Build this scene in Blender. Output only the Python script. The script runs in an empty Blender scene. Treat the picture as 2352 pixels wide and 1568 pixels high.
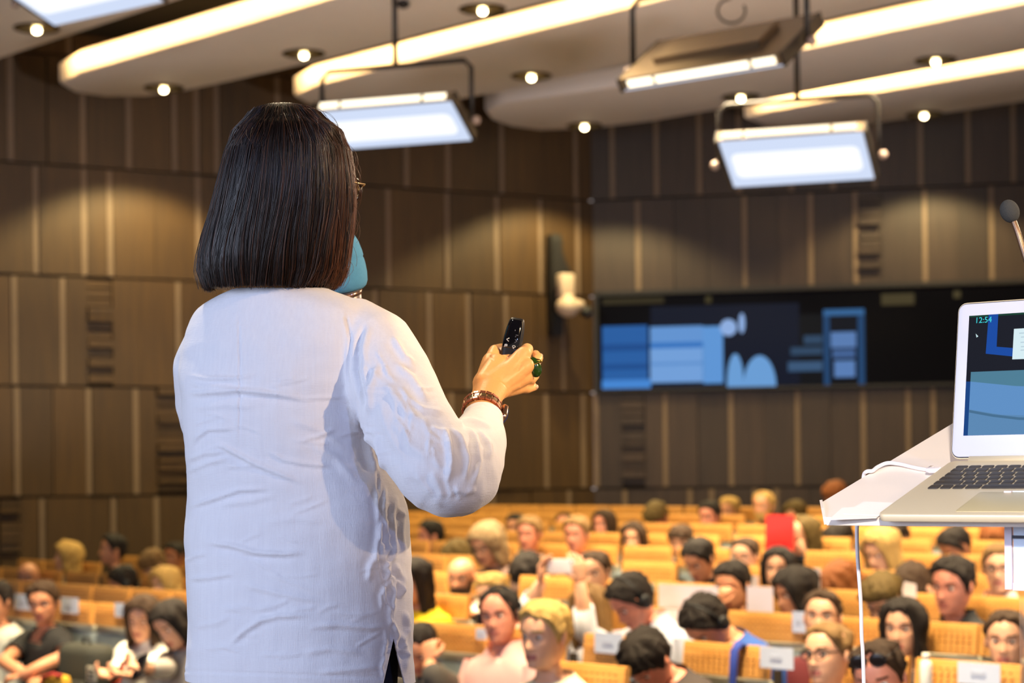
import bpy, bmesh, math, random
import numpy as np
from mathutils import Vector, Matrix, noise as mnoise

random.seed(7)
RNG = np.random.default_rng(7)
SC = bpy.context.scene
COL = SC.collection
PI = math.pi

# ------------------------------------------------------------------ camera
FPX = 2352 * 70 / 36          # focal length in pixels of the 2352 wide frame
ZC = 1.88                     # camera height above the hall floor under the front row
ROLL = math.radians(0.62)
HORIZON = 1090                # picture row of the horizon
cam_data = bpy.data.cameras.new('camera')
cam = bpy.data.objects.new('camera', cam_data)
COL.objects.link(cam)
cam_data.lens = 70
cam_data.sensor_width = 36
cam_data.sensor_fit = 'HORIZONTAL'
cam_data.shift_y = (HORIZON - 784) / 2352
cam_data.clip_start = 0.05
cam_data.clip_end = 200
cam_data.dof.use_dof = True
cam_data.dof.focus_distance = 2.93
cam_data.dof.aperture_fstop = 5.6
cam_data.dof.aperture_blades = 0
CAM_R = Matrix.Rotation(PI / 2, 3, 'X') @ Matrix.Rotation(-ROLL, 3, 'Z')
cam.matrix_world = Matrix.Translation((0, 0, ZC)) @ CAM_R.to_4x4()
SC.camera = cam

# ------------------------------------------------------------------ world, exposure
SC.view_settings.view_transform = 'Standard'
SC.view_settings.look = 'None'
SC.view_settings.gamma = 1
SC.view_settings.use_curve_mapping = False
SC.view_settings.exposure = 0.0
world = bpy.data.worlds.new('hall_ambience')
SC.world = world
world.use_nodes = True
world.node_tree.nodes['Background'].inputs[0].default_value = (1.0, 0.86, 0.82, 1)
world.node_tree.nodes['Background'].inputs[1].default_value = 0.38


def lamp(name, kind, loc, target, energy, color, size=0.2, size_y=None, spot=60, blend=0.6):
    d = bpy.data.lights.new(name, kind)
    d.energy = energy
    d.color = color
    if kind == 'AREA':
        d.shape = 'RECTANGLE' if size_y else 'DISK'
        d.size = size
        if size_y:
            d.size_y = size_y
    elif kind == 'SPOT':
        d.shadow_soft_size = size
        d.spot_size = math.radians(spot)
        d.spot_blend = blend
    else:
        d.shadow_soft_size = size
    o = bpy.data.objects.new(name, d)
    COL.objects.link(o)
    o.location = loc
    o.rotation_euler = (Vector(target) - Vector(loc)).to_track_quat('-Z', 'Y').to_euler()
    return o


WARM = (1.0, 0.72, 0.40)
# the big projection screen on the stage wall behind the camera throws cool light on the speaker's back
lamp('stage_screen_glow', 'AREA', (-5.2, -0.4, 3.0), (-0.3, 3.0, 1.9), 325, (0.64, 0.75, 1.0), 3.6, 2.4)
# projector beam from the right, behind the camera
lamp('projector_spill', 'SPOT', (2.6, -3.0, 4.0), (-0.1, 3.0, 1.8), 300, (0.36, 0.48, 1.0), 0.10, spot=30)
# warm theatre spots
lamp('stage_spot_warm', 'SPOT', (4.2, -0.4, 4.2), (0.22, 3.05, 2.22), 2000, (1.0, 0.68, 0.36), 0.08, spot=10.5, blend=0.8)
lamp('stage_spot_top', 'SPOT', (-1.0, 4.4, 5.4), (-0.35, 3.0, 2.3), 420, (1.0, 0.80, 0.52), 0.08, spot=20)
lamp('stage_spot_front', 'SPOT', (5.6, 7.6, 5.0), (0.1, 3.0, 1.85), 1500, (1.0, 0.74, 0.50), 0.12, spot=26)
lamp('stage_spot_lectern', 'SPOT', (-0.3, -2.6, 3.8), (0.88, 2.62, 1.84), 1900, (1.0, 0.86, 0.72), 0.10, spot=17)
# added fill spots out of view, brightening the ceiling panels
lamp('ceiling_fill_spot', 'SPOT', (6.0, 5.0, 0.9), (1.5, 13.5, 5.6), 2100, (1.0, 0.86, 0.76), 0.3, spot=62, blend=0.8)
lamp('ceiling_fill_spot', 'SPOT', (-5.2, 4.5, 1.0), (-2.0, 13.0, 5.8), 800, (1.0, 0.86, 0.76), 0.3, spot=62, blend=0.8)
# added fill lamps floating out of view, brightening the seats
for hx, hy_ in ((-2.2, 10.0), (0.4, 6.5), (2.6, 8.6), (-0.2, 11.4), (2.8, 12.2), (1.2, 13.7)):
    o_ = lamp('audience_fill', 'AREA', (hx, hy_, 5.3), (hx + 0.3, hy_ + 0.5, 0), 200, (1.0, 0.80, 0.50), 1.0)
    o_.data.spread = math.radians(90)


# ------------------------------------------------------------------ picture -> world helpers (only used to lay things out at their real distance)
def ray(px, py):
    d = CAM_R @ Vector(((px - 1176) / FPX, (HORIZON - py) / FPX, -1))
    return d / d.y


def P(px, py, D):
    return Vector((0, 0, ZC)) + ray(px, py) * D


def project(v):
    q = CAM_R.transposed() @ (Vector(v) - Vector((0, 0, ZC)))
    return (1176 + FPX * q.x / -q.z, HORIZON - FPX * q.y / -q.z)


CRN = np.array(CAM_R)


def project_np(a):
    q = (np.asarray(a) - np.array([0, 0, ZC])) @ CRN
    return 1176 + FPX * q[:, 0] / -q[:, 2], HORIZON - FPX * q[:, 1] / -q[:, 2]


U = Vector((0.675, -0.738, 0))       # along the seat rows
V = Vector((0.738, 0.675, 0))        # up the rake, away from the stage


def hall(a, s, z=0.0):
    return U * a + V * s + Vector((0, 0, z))


HALL_ROT = -math.atan2(0.738, 0.675)  # z rotation: local x = U, local y = V


def rake(s, a=None):
    """floor height: the main block of seats is raked, the block along the left wall is level"""
    z = max(0.0, 0.049 * (s - 5.96))
    if a is None:
        return z
    q = U * a + V * s
    t = min(1, max(0, (q.x / max(q.y, 0.5) + 0.165) / 0.11))
    return z * t * t * (3 - 2 * t) - (0.03 * (1 - t) if s > 5 else 0)


# ------------------------------------------------------------------ materials
def new_mat(name):
    m = bpy.data.materials.new(name)
    m.use_nodes = True
    nt = m.node_tree
    return m, nt, nt.nodes['Principled BSDF']


def srgb(r, g, b):
    f = lambda c: (c / 255 / 12.92) if c / 255 <= 0.04045 else ((c / 255 + 0.055) / 1.055) ** 2.4
    return (f(r), f(g), f(b), 1)


def mat(name, color, rough=0.6, metal=0.0, noise=0.0, scale=20, bump=0.0, bscale=80, sheen=0.0, stretch=None, spec=0.5, sss=0.0):
    m, nt, b = new_mat(name)
    b.inputs['Base Color'].default_value = color
    b.inputs['Roughness'].default_value = rough
    b.inputs['Metallic'].default_value = metal
    b.inputs['Specular IOR Level'].default_value = spec
    if sheen:
        b.inputs['Sheen Weight'].default_value = sheen
    if sss:
        b.inputs['Subsurface Weight'].default_value = sss
        b.inputs['Subsurface Radius'].default_value = (1.0, 0.35, 0.2)
        b.inputs['Subsurface Scale'].default_value = 0.008
    tc = nt.nodes.new('ShaderNodeTexCoord')
    mp = nt.nodes.new('ShaderNodeMapping')
    nt.links.new(tc.outputs['Object'], mp.inputs['Vector'])
    if stretch:
        mp.inputs['Scale'].default_value = stretch
    if noise:
        n = nt.nodes.new('ShaderNodeTexNoise')
        n.inputs['Scale'].default_value = scale
        n.inputs['Detail'].default_value = 4
        nt.links.new(mp.outputs['Vector'], n.inputs['Vector'])
        mx = nt.nodes.new('ShaderNodeMix')
        mx.data_type = 'RGBA'
        c = list(color)
        mx.inputs['A'].default_value = [max(0, v * (1 - noise)) for v in c[:3]] + [1]
        mx.inputs['B'].default_value = [min(1, v * (1 + noise)) for v in c[:3]] + [1]
        nt.links.new(n.outputs['Fac'], mx.inputs['Factor'])
        nt.links.new(mx.outputs['Result'], b.inputs['Base Color'])
    if bump:
        n2 = nt.nodes.new('ShaderNodeTexNoise')
        n2.inputs['Scale'].default_value = bscale
        n2.inputs['Detail'].default_value = 5
        nt.links.new(mp.outputs['Vector'], n2.inputs['Vector'])
        bp = nt.nodes.new('ShaderNodeBump')
        bp.inputs['Strength'].default_value = bump
        bp.inputs['Distance'].default_value = 0.01
        nt.links.new(n2.outputs['Fac'], bp.inputs['Height'])
        nt.links.new(bp.outputs['Normal'], b.inputs['Normal'])
    return m


def glow(name, color, strength):
    m, nt, b = new_mat(name)
    b.inputs['Base Color'].default_value = (0.004, 0.004, 0.004, 1)
    b.inputs['Emission Color'].default_value = color
    b.inputs['Emission Strength'].default_value = strength
    b.inputs['Roughness'].default_value = 0.6
    b.inputs['Specular IOR Level'].default_value = 0.05
    return m


def wood_mat(name, c0, c1, rough=0.45, grain=(14, 14, 0.7), vary=0.35):
    m, nt, b = new_mat(name)
    b.inputs['Roughness'].default_value = rough
    tc = nt.nodes.new('ShaderNodeTexCoord')
    mp = nt.nodes.new('ShaderNodeMapping')
    mp.inputs['Scale'].default_value = grain
    n = nt.nodes.new('ShaderNodeTexNoise')
    n.inputs['Scale'].default_value = 3
    n.inputs['Detail'].default_value = 6
    n.inputs['Roughness'].default_value = 0.6
    nt.links.new(tc.outputs['Object'], mp.inputs['Vector'])
    nt.links.new(mp.outputs['Vector'], n.inputs['Vector'])
    r = nt.nodes.new('ShaderNodeValToRGB')
    r.color_ramp.elements[0].position = 0.3
    r.color_ramp.elements[0].color = c0
    r.color_ramp.elements[1].position = 0.7
    r.color_ramp.elements[1].color = c1
    nt.links.new(n.outputs['Fac'], r.inputs['Fac'])
    g = nt.nodes.new('ShaderNodeNewGeometry')
    hsv = nt.nodes.new('ShaderNodeHueSaturation')
    mr = nt.nodes.new('ShaderNodeMapRange')
    mr.inputs['To Min'].default_value = 1 - vary
    mr.inputs['To Max'].default_value = 1 + vary
    nt.links.new(g.outputs['Random Per Island'], mr.inputs['Value'])
    nt.links.new(mr.outputs['Result'], hsv.inputs['Value'])
    nt.links.new(r.outputs['Color'], hsv.inputs['Color'])
    nt.links.new(hsv.outputs['Color'], b.inputs['Base Color'])
    return m


# ------------------------------------------------------------------ mesh builder
class MB:
    def __init__(s):
        s.v, s.f, s.m = [], [], []

    def add(s, vs, fs, mi=0):
        o = len(s.v)
        s.v.extend([tuple(v) for v in vs])
        for f in fs:
            s.f.append(tuple(i + o for i in f))
            s.m.append(mi)
        return s

    def box(s, c, size, rot=None, mi=0):
        hx, hy, hz = size[0] / 2, size[1] / 2, size[2] / 2
        vs = [Vector((x, y, z)) for x in (-hx, hx) for y in (-hy, hy) for z in (-hz, hz)]
        if rot is not None:
            vs = [rot @ v for v in vs]
        c = Vector(c)
        return s.add([v + c for v in vs], [(0, 1, 3, 2), (4, 6, 7, 5), (0, 4, 5, 1), (2, 3, 7, 6), (0, 2, 6, 4), (1, 5, 7, 3)], mi)

    def rbox(s, c, size, r=0.01, rot=None, mi=0, seg=3):
        """box with rounded vertical (z) edges and softened top and bottom rims"""
        hx, hy, hz = size[0] / 2, size[1] / 2, size[2] / 2
        r = min(r, hx * 0.98, hy * 0.98)
        def ring(inset, z):
            out = []
            for cx, cy, a0 in ((hx - r, hy - r, 0), (-hx + r, hy - r, PI / 2), (-hx + r, -hy + r, PI), (hx - r, -hy + r, 1.5 * PI)):
                for k in range(seg + 1):
                    a = a0 + PI / 2 * k / seg
                    out.append(Vector((cx + (r - inset) * math.cos(a), cy + (r - inset) * math.sin(a), z)))
            return out
        e = min(r * 0.6, hz * 0.5)
        rings = [ring(e, -hz), ring(e * 0.3, -hz + e * 0.3), ring(0, -hz + e), ring(0, hz - e), ring(e * 0.3, hz - e * 0.3), ring(e, hz)]
        c = Vector(c)
        rings = [[(rot @ p if rot is not None else p) + c for p in rg] for rg in rings]
        return s.loft(rings, mi)

    def loft(s, rings, mi=0, cap0=True, cap1=True, closed=True):
        n = len(rings[0])
        vs = [p for rg in rings for p in rg]
        fs = []
        for i in range(len(rings) - 1):
            for j in range(n if closed else n - 1):
                k = (j + 1) % n
                fs.append((i * n + j, i * n + k, (i + 1) * n + k, (i + 1) * n + j))
        if cap0:
            fs.append(tuple(reversed(range(n))))
        if cap1:
            fs.append(tuple((len(rings) - 1) * n + j for j in range(n)))
        return s.add(vs, fs, mi)

    def tube(s, path, radii, seg=10, mi=0, flat=1.0, cap=True, up=None):
        path = [Vector(p) for p in path]
        n = len(path)
        if not hasattr(radii, '__len__'):
            radii = [radii] * n
        rings = []
        prev = None
        for i, p in enumerate(path):
            t = (path[min(i + 1, n - 1)] - path[max(i - 1, 0)]).normalized()
            if prev is None:
                a = Vector(up) if up is not None else (Vector((0, 0, 1)) if abs(t.z) < 0.9 else Vector((1, 0, 0)))
                x = t.cross(a).normalized()
            else:
                x = (prev - t * prev.dot(t)).normalized()
            prev = x
            y = t.cross(x)
            rings.append([p + (x * math.cos(2 * PI * k / seg) + y * math.sin(2 * PI * k / seg) * flat) * radii[i] for k in range(seg)])
        return s.loft(rings, mi, cap, cap)

    def capsule(s, a, b, ra, rb, seg=14, mi=0):
        a, b = Vector(a), Vector(b)
        d = (b - a).normalized()
        path, rad = [], []
        for k in range(5):
            t = PI / 2 * k / 4
            path.append(a - d * ra * math.cos(t)); rad.append(max(1e-4, ra * math.sin(t)))
        for k in range(5):
            t = PI / 2 * k / 4
            path.append(b + d * rb * math.sin(t)); rad.append(max(1e-4, rb * math.cos(t)))
        x = d.cross(Vector((0, 0, 1)) if abs(d.z) < 0.9 else Vector((1, 0, 0))).normalized()
        y = d.cross(x)
        rings = [[p + (x * math.cos(2 * PI * k / seg) + y * math.sin(2 * PI * k / seg)) * r for k in range(seg)] for p, r in zip(path, rad)]
        return s.loft(rings, mi)

    def ball(s, c, r, seg=16, rings=10, mi=0, rot=None):
        c = Vector(c)
        if not hasattr(r, '__len__'):
            r = (r, r, r)
        rg = []
        for i in range(rings + 1):
            t = PI * i / rings
            q = max(math.sin(t), 1e-3)
            row = [Vector((r[0] * q * math.cos(2 * PI * k / seg), r[1] * q * math.sin(2 * PI * k / seg), -r[2] * math.cos(t))) for k in range(seg)]
            rg.append([(rot @ p if rot is not None else p) + c for p in row])
        return s.loft(rg, mi)

    def build(s, name, mats, parent=None, smooth=True, angle=None, loc=None):
        me = bpy.data.meshes.new(name)
        me.from_pydata(s.v, [], s.f)
        if not isinstance(mats, (list, tuple)):
            mats = [mats]
        for m in mats:
            me.materials.append(m)
        me.polygons.foreach_set('material_index', s.m)
        bm = bmesh.new(); bm.from_mesh(me)
        bmesh.ops.recalc_face_normals(bm, faces=bm.faces)
        bm.to_mesh(me); bm.free()
        if smooth:
            if angle is None:
                me.polygons.foreach_set('use_smooth', [True] * len(me.polygons))
            else:
                me.set_sharp_from_angle(angle=math.radians(angle))
                me.polygons.foreach_set('use_smooth', [True] * len(me.polygons))
        o = bpy.data.objects.new(name, me)
        COL.objects.link(o)
        if loc is not None:
            o.location = loc
        if parent is not None:
            o.parent = parent
        return o


def tag(o, label=None, cat=None, group=None, kind=None):
    if label:
        o['label'] = label
    if cat:
        o['category'] = cat
    if group:
        o['group'] = group
    if kind:
        o['kind'] = kind
    return o


def empty(name, loc=(0, 0, 0), rz=0.0, label=None, cat=None, group=None):
    e = bpy.data.objects.new(name, None)
    COL.objects.link(e)
    e.empty_display_size = 0.1
    e.location = loc
    e.rotation_euler = (0, 0, rz)
    return tag(e, label, cat, group)


def kids(o):
    return [c for c in bpy.data.objects if c.parent == o]


def copy_tree(o, ch):
    """a copy of thing o with its parts ch = [(part, [sub-parts])]"""
    r = o.copy(); COL.objects.link(r)
    for p, subs in ch:
        c = p.copy(); COL.objects.link(c); c.parent = r
        for q in subs:
            d = q.copy(); COL.objects.link(d); d.parent = c
    return r


def tree_of(o):
    return [(c, kids(c)) for c in kids(o)]


def remesh(o, voxel, smooth_it=3, factor=0.5):
    """apply a voxel remesh + smoothing so overlapping shapes become one continuous surface"""
    m = o.modifiers.new('r', 'REMESH'); m.mode = 'VOXEL'; m.voxel_size = voxel; m.use_smooth_shade = True
    s = o.modifiers.new('s', 'SMOOTH'); s.iterations = smooth_it; s.factor = factor
    apply_mods(o)


def apply_mods(o):
    dg = bpy.context.evaluated_depsgraph_get()
    ev = o.evaluated_get(dg)
    me = bpy.data.meshes.new_from_object(ev, preserve_all_data_layers=True, depsgraph=dg)
    mats = [m for m in o.data.materials]
    old = o.data
    o.modifiers.clear()
    o.data = me
    if len(me.materials) == 0:
        for m in mats:
            me.materials.append(m)
    me.polygons.foreach_set('use_smooth', [True] * len(me.polygons))
    bpy.data.meshes.remove(old)


def smooth01(a, b, x):
    t = np.clip((x - a) / (b - a), 0, 1)
    return t * t * (3 - 2 * t)


def plane_hit(px, py, p0, n):
    d = ray(px, py); o = Vector((0, 0, ZC))
    return o + d * ((Vector(p0) - o).dot(n) / d.dot(n))

# ================================================================== the room
M_WOODL = wood_mat('walnut_wall_panel', srgb(56, 37, 13), srgb(74, 51, 20), 0.5, (9, 9, 0.5), 0.2)
M_WOODR = wood_mat('dark_oak_wall_panel', srgb(43, 31, 24), srgb(58, 43, 34), 0.5, (9, 9, 0.5), 0.2)
M_STRIP = mat('pale_trim_strip', srgb(112, 92, 74), 0.5, noise=0.1)
M_GAP = mat('dark_wall_gap', srgb(22, 16, 11), 0.9)
M_WHITE = mat('ceiling_white', srgb(240, 232, 230), 0.8, noise=0.03, scale=8)
M_DARK = mat('dark_ceiling_void', srgb(40, 32, 24), 0.9, noise=0.2)
M_FLOOR = mat('carpet_floor', srgb(56, 48, 42), 0.95, noise=0.25, scale=60, bump=0.2)
M_STAGE = mat('stage_floor_boards', srgb(120, 96, 72), 0.5, noise=0.2, scale=6, stretch=(1, 12, 1))

CORNER = P(1365, 1000, 21.6)
LEFT0 = P(0, 1000, 18.5)
BAND = 1.04
Z_BAND4 = P(1300, 901, 21.45).z       # joint between third and fourth band of panels
WALL_TOP = 6.1


def build_wall(name, p_from, p_to, ext0, ext1, woodm, strips, slats, holes, side):
    """panelled wall: boards between pale vertical strips, in staggered bands; strips given as picture columns converted to wall positions"""
    d = (p_to - p_from); d.z = 0; d.normalize()
    nrm = Vector((d.y, -d.x, 0))
    if nrm.y > 0:
        nrm = -nrm
    rot = Matrix((d, -nrm, Vector((0, 0, 1)))).transposed()
    L = (p_to - p_from).length
    base = Vector((p_from.x, p_from.y, 0))
    def along(px, py):
        h = plane_hit(px, py, base, nrm)
        return (h - base).dot(d)
    mb = MB()
    mb.box(base + d * ((ext0 + L + ext1) / 2 - ext0) - nrm * 0.16 + Vector((0, 0, WALL_TOP / 2)), (ext0 + L + ext1, 0.2, WALL_TOP), rot, 1)
    rnd = random.Random(side)
    zs = [Z_BAND4 + BAND * k for k in (-3, -2, -1, 0, 1, 2, 3, 4)]
    # band index 0 is the top visible one
    for bi in range(7):
        z1 = zs[7 - bi]; z0 = zs[6 - bi]
        if z1 > WALL_TOP + 0.3:
            z1 = WALL_TOP
        z0 = max(z0, 0.0)
        if z1 - z0 < 0.1:
            continue
        known = [along(px, 600) for px in strips.get(bi, [])]
        pos = []
        if known:
            lo, hi = min(known), max(known)
        else:
            lo = hi = L * 0.4
            known = [lo]
        x = lo
        while x > -ext0:
            x -= rnd.uniform(0.4, 1.0); pos.append(x)
        x = hi
        while x < L + ext1:
            x += rnd.uniform(0.4, 1.0); pos.append(x)
        pos = sorted(pos + known)
        for i in range(len(pos) - 1):
            a, b = pos[i] + 0.028, pos[i + 1] - 0.028
            a = max(a, -ext0); b = min(b, L + ext1 - 0.0)
            if b - a < 0.05:
                continue
            # one bay is two or three boards wide, each at its own small depth
            nb = max(1, int(round((b - a) / 0.36)))
            cuts = [a + (b - a) * k / nb for k in range(nb + 1)]
            for (sb, sa, se) in sl_pos(slats, along):
                if sb == bi:
                    cuts = [c_ for c_ in cuts if not (sa - 0.12 < c_ < se + 0.12) or c_ in (a, b)] + [c_ for c_ in (sa, se) if a < c_ < b]
            cuts = sorted(set(cuts))
            for k in range(len(cuts) - 1):
                xa = cuts[k]; xb = cuts[k + 1]
                dep = rnd.choice((0.0, 0.012, 0.02, 0.03))
                cx = (xa + xb) / 2
                pxm = None
                cut = False
                for (h0, h1, hz0, hz1) in holes:
                    if cx > h0 and cx < h1 and (z0 + z1) / 2 > hz0 and (z0 + z1) / 2 < hz1:
                        cut = True
                if cut:
                    continue
                slat = any(bi == sb and sa < cx < se for (sb, sa, se) in sl_pos(slats, along))
                if slat:
                    zz = z0 + 0.03
                    while zz < z1 - 0.06:
                        hgt = rnd.uniform(0.05, 0.11)
                        mb.box(base + d * cx + nrm * rnd.choice((-0.03, 0.01, 0.03)) + Vector((0, 0, zz + hgt / 2)), (xb - xa - 0.006, 0.05, hgt - 0.012), rot, 0)
                        zz += hgt
                else:
                    mb.box(base + d * cx + nrm * (dep - 0.03) + Vector((0, 0, (z0 + z1) / 2)), (xb - xa - 0.004, 0.06, z1 - z0 - 0.02), rot, 0)
        for x in pos:
            if x < -ext0 or x > L + ext1:
                continue
            if any(h0 < x < h1 and hz0 < (z0 + z1) / 2 < hz1 for (h0, h1, hz0, hz1) in holes):
                continue
            mb.box(base + d * x + nrm * (-0.012) + Vector((0, 0, (z0 + z1) / 2)), (0.05, 0.05, z1 - z0 - 0.03), rot, 2)
    o = mb.build(name, [woodm, M_GAP, M_STRIP], smooth=False)
    o['kind'] = 'structure'
    return base, d, nrm, rot, L, along


def sl_pos(slats, along):
    return [(b, along(p0, 600), along(p1, 600)) for (b, p0, p1) in slats]


STRIPS_L = {1: [27, 193, 298, 403, 454, 500, 640, 770, 935, 1030, 1154, 1323],
            2: [83, 194, 253, 455, 560, 690, 780, 891, 1027, 1141, 1240, 1326],
            3: [31, 142, 407, 520, 640, 730, 860, 984, 1073, 1159, 1290],
            4: [34, 199, 307, 480, 610, 800, 920, 1032, 1249, 1334],
            5: [90, 254, 352, 560, 700, 880, 990, 1125, 1300]}
SLATS_L = [(3, 198, 256), (4, 356, 425), (5, -10, 40)]
wl = build_wall('wall_left', LEFT0, CORNER, 4.5, 0.0, M_WOODL, STRIPS_L, SLATS_L, [], 3)

RIGHT1 = P(2150, 1000, 21.6 * 217 / 225)
STRIPS_R = {1: [1409, 1510, 1609, 1700, 1820, 1915, 2011, 2117, 2226, 2330],
            2: [1466, 1711, 1863, 1966, 2125, 2278],
            3: [1466, 1711],
            4: [1524, 1675, 1828, 1979, 2082, 2140, 2290],
            5: [1430, 1579, 1629, 1728, 1778, 1930, 2050, 2200]}
SLATS_R = [(2, 1972, 2024), (4, 1425, 1478)]
z3 = (Z_BAND4, Z_BAND4 + BAND)
wr = build_wall('wall_right', CORNER, RIGHT1, 0.0, 6.0, M_WOODR, STRIPS_R, SLATS_R, [(0.05, 9.0, z3[0], z3[1])], 5)

# floor of the hall: front strip and raked part, stage platform
mb = MB()
fs_ = [-6.0, 0, 3, 4.5] + [5.0 + 0.475 * k for k in range(41)]
fa_ = [-26 + 0.5 * k for k in range(77)]
mb.add([hall(a_, s_, rake(s_, a_)) for s_ in fs_ for a_ in fa_],
       [(i * 77 + j, i * 77 + j + 1, (i + 1) * 77 + j + 1, (i + 1) * 77 + j) for i in range(len(fs_) - 1) for j in range(76)])
fo = mb.build('floor', M_FLOOR, smooth=False); fo['kind'] = 'structure'
STAGE_Z = ZC - 1.05
mb = MB()
mb.box(hall(-1, -1.4, STAGE_Z - 0.06), (9, 8.4, 0.12), Matrix.Rotation(HALL_ROT, 3, 'Z'))
mb.box(hall(-1, 2.74, (STAGE_Z - 0.12) / 2), (9, 0.08, STAGE_Z - 0.12), Matrix.Rotation(HALL_ROT, 3, 'Z'))
so = mb.build('floor_stage', M_STAGE, smooth=False); so['kind'] = 'structure'
# dark slab over everything
mb = MB()
mb.box((0, 10, WALL_TOP + 0.1), (46, 40, 0.2))
co = mb.build('ceiling', M_DARK, smooth=False); co['kind'] = 'structure'

# ------------------------------------------------------------------ floating ceiling panels with lit edges
HC = ZC + 3.56
PT = 0.20
M_COVE = mat('cove_edge_white', srgb(240, 226, 200), 0.7)


def ceiling_panel(outline, label):
    """outline: list of (a, s) of the underside, tip first; extruded with a softened lower rim"""
    rings = []
    n = len(outline)
    cx = sum(p[0] for p in outline) / n; cy = sum(p[1] for p in outline) / n
    def ring(inset, z):
        out = []
        for i in range(n):
            p0, p1, p2 = outline[i - 1], outline[i], outline[(i + 1) % n]
            t = Vector((p2[0] - p0[0], p2[1] - p0[1])).normalized()
            nx, ny = -t.y, t.x
            if (cx - p1[0]) * nx + (cy - p1[1]) * ny < 0:
                nx, ny = -nx, -ny
            out.append(hall(p1[0] + nx * inset, p1[1] + ny * inset, z))
        return out
    mb = MB()
    rings = [ring(0.035, HC), ring(0.012, HC + 0.008), ring(0.0, HC + 0.03), ring(0.0, HC + PT - 0.02), ring(0.02, HC + PT)]
    mb.loft(rings)
    o = mb.build('ceiling_panel', M_WHITE, smooth=True, angle=35)
    tag(o, label, 'ceiling panel', 'floating ceiling panels')
    return o


AEND = 1.5
ceiling_panel([(-17.5, 7.6), (-17.2, 6.9), (-16, 6.6), (AEND, 6.6), (AEND, 8.27), (-16.2, 8.2), (-17.1, 8.05)],
              'white floating ceiling panel cut off by the top left corner of the photo')
PAN_A = [(-15.95, 9.12), (-15.4, 9.0), (-14.7, 9.02), (-13, 9.05), (AEND, 9.1), (AEND, 10.4), (-13.5, 10.36), (-14.8, 10.26), (-15.5, 10.18), (-15.95, 10.05), (-16.22, 9.75), (-16.22, 9.42)]
ceiling_panel(PAN_A, 'white floating ceiling panel whose rounded lit tip hangs above the left wall')
PAN_B = [(-15.1, 11.1), (-14.6, 10.95), (-13.6, 10.95), (AEND, 11.1), (AEND, 12.5), (-13.4, 12.47), (-14.5, 12.4), (-15.1, 12.2), (-15.35, 11.8), (-15.32, 11.4)]
ceiling_panel(PAN_B, 'white floating ceiling panel running above the softlight beside the speaker\'s hair')
PAN_C = [(-14.55, 13.0), (-14.1, 12.85), (-13, 13.1), (-11, 13.2), (AEND, 13.25), (AEND, 14.72), (-13, 14.72), (-13.9, 14.68), (-14.6, 14.5), (-15.0, 14.15), (-15.02, 13.75), (-14.85, 13.35)]
ceiling_panel(PAN_C, 'white floating ceiling panel with rounded tip near the corner of both walls')
PAN_D = [(-13.2, 15.3), (-12.8, 15.2), (-12, 15.22), (-10, 15.3), (AEND, 15.4), (AEND, 16.8), (-10.5, 16.75), (-11.8, 16.65), (-12.6, 16.55), (-13.15, 16.25), (-13.35, 15.8)]
ceiling_panel(PAN_D, 'white floating ceiling panel farthest back, above the softlight at the right wall')

# LED strips lying on the back edge of each panel wash the next panel's edge
def led_cove(a0, a1, s, power, tip=False):
    mid = (a0 + a1) / 2
    p = hall(mid, s, HC + 0.13)
    d = bpy.data.lights.new('cove_led_strip', 'AREA')
    d.shape = 'RECTANGLE'
    d.size = a1 - a0
    d.size_y = 0.03
    d.energy = power * (a1 - a0)
    d.color = (1.0, 0.62, 0.22)
    d.spread = math.radians(150)
    o = bpy.data.objects.new('cove_led_strip', d); COL.objects.link(o)
    o.matrix_world = Matrix.Translation(p) @ Matrix((U, Vector((0, 0, 1)), -V)).transposed().to_4x4()
    return o


CV = 8
led_cove(-15.7, 0.5, 8.80, CV)
led_cove(-15.0, 0.5, 10.78, CV)
led_cove(-10.9, 0.5, 12.98, CV)
led_cove(-12.95, 0.5, 15.06, CV)

# ------------------------------------------------------------------ recessed downlights
M_RING = mat('bronze_trim_ring', srgb(96, 84, 58), 0.35, 0.8)
M_REFL = mat('downlight_reflector', srgb(200, 186, 140), 0.3, 0.9)
M_BULB = glow('warm_lamp', (1.0, 0.80, 0.45, 1), 26)


def make_downlight():
    e = empty('ceiling_light', (0, 0, 0))
    mb = MB()
    prof = [(0.182, 0.0), (0.178, -0.012), (0.165, -0.016), (0.15, -0.008), (0.146, 0.0)]
    mb.loft([[Vector((r * math.cos(2 * PI * k / 28), r * math.sin(2 * PI * k / 28), z)) for k in range(28)] for r, z in prof + [(0.182, 0.001)]], 0, False, False)
    mb.build('trim_ring', M_RING, e)
    mb = MB()
    prof = [(0.146, -0.001), (0.12, -0.005), (0.09, -0.009), (0.06, -0.011)]
    mb.loft([[Vector((r * math.cos(2 * PI * k / 28), r * math.sin(2 * PI * k / 28), z)) for k in range(28)] for r, z in prof], 0, False, True)
    mb.build('reflector', M_REFL, e)
    mb = MB()
    mb.ball((0, 0, -0.024), (0.032, 0.032, 0.024), 16, 8)
    mb.build('lamp', M_BULB, e)
    return e


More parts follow.
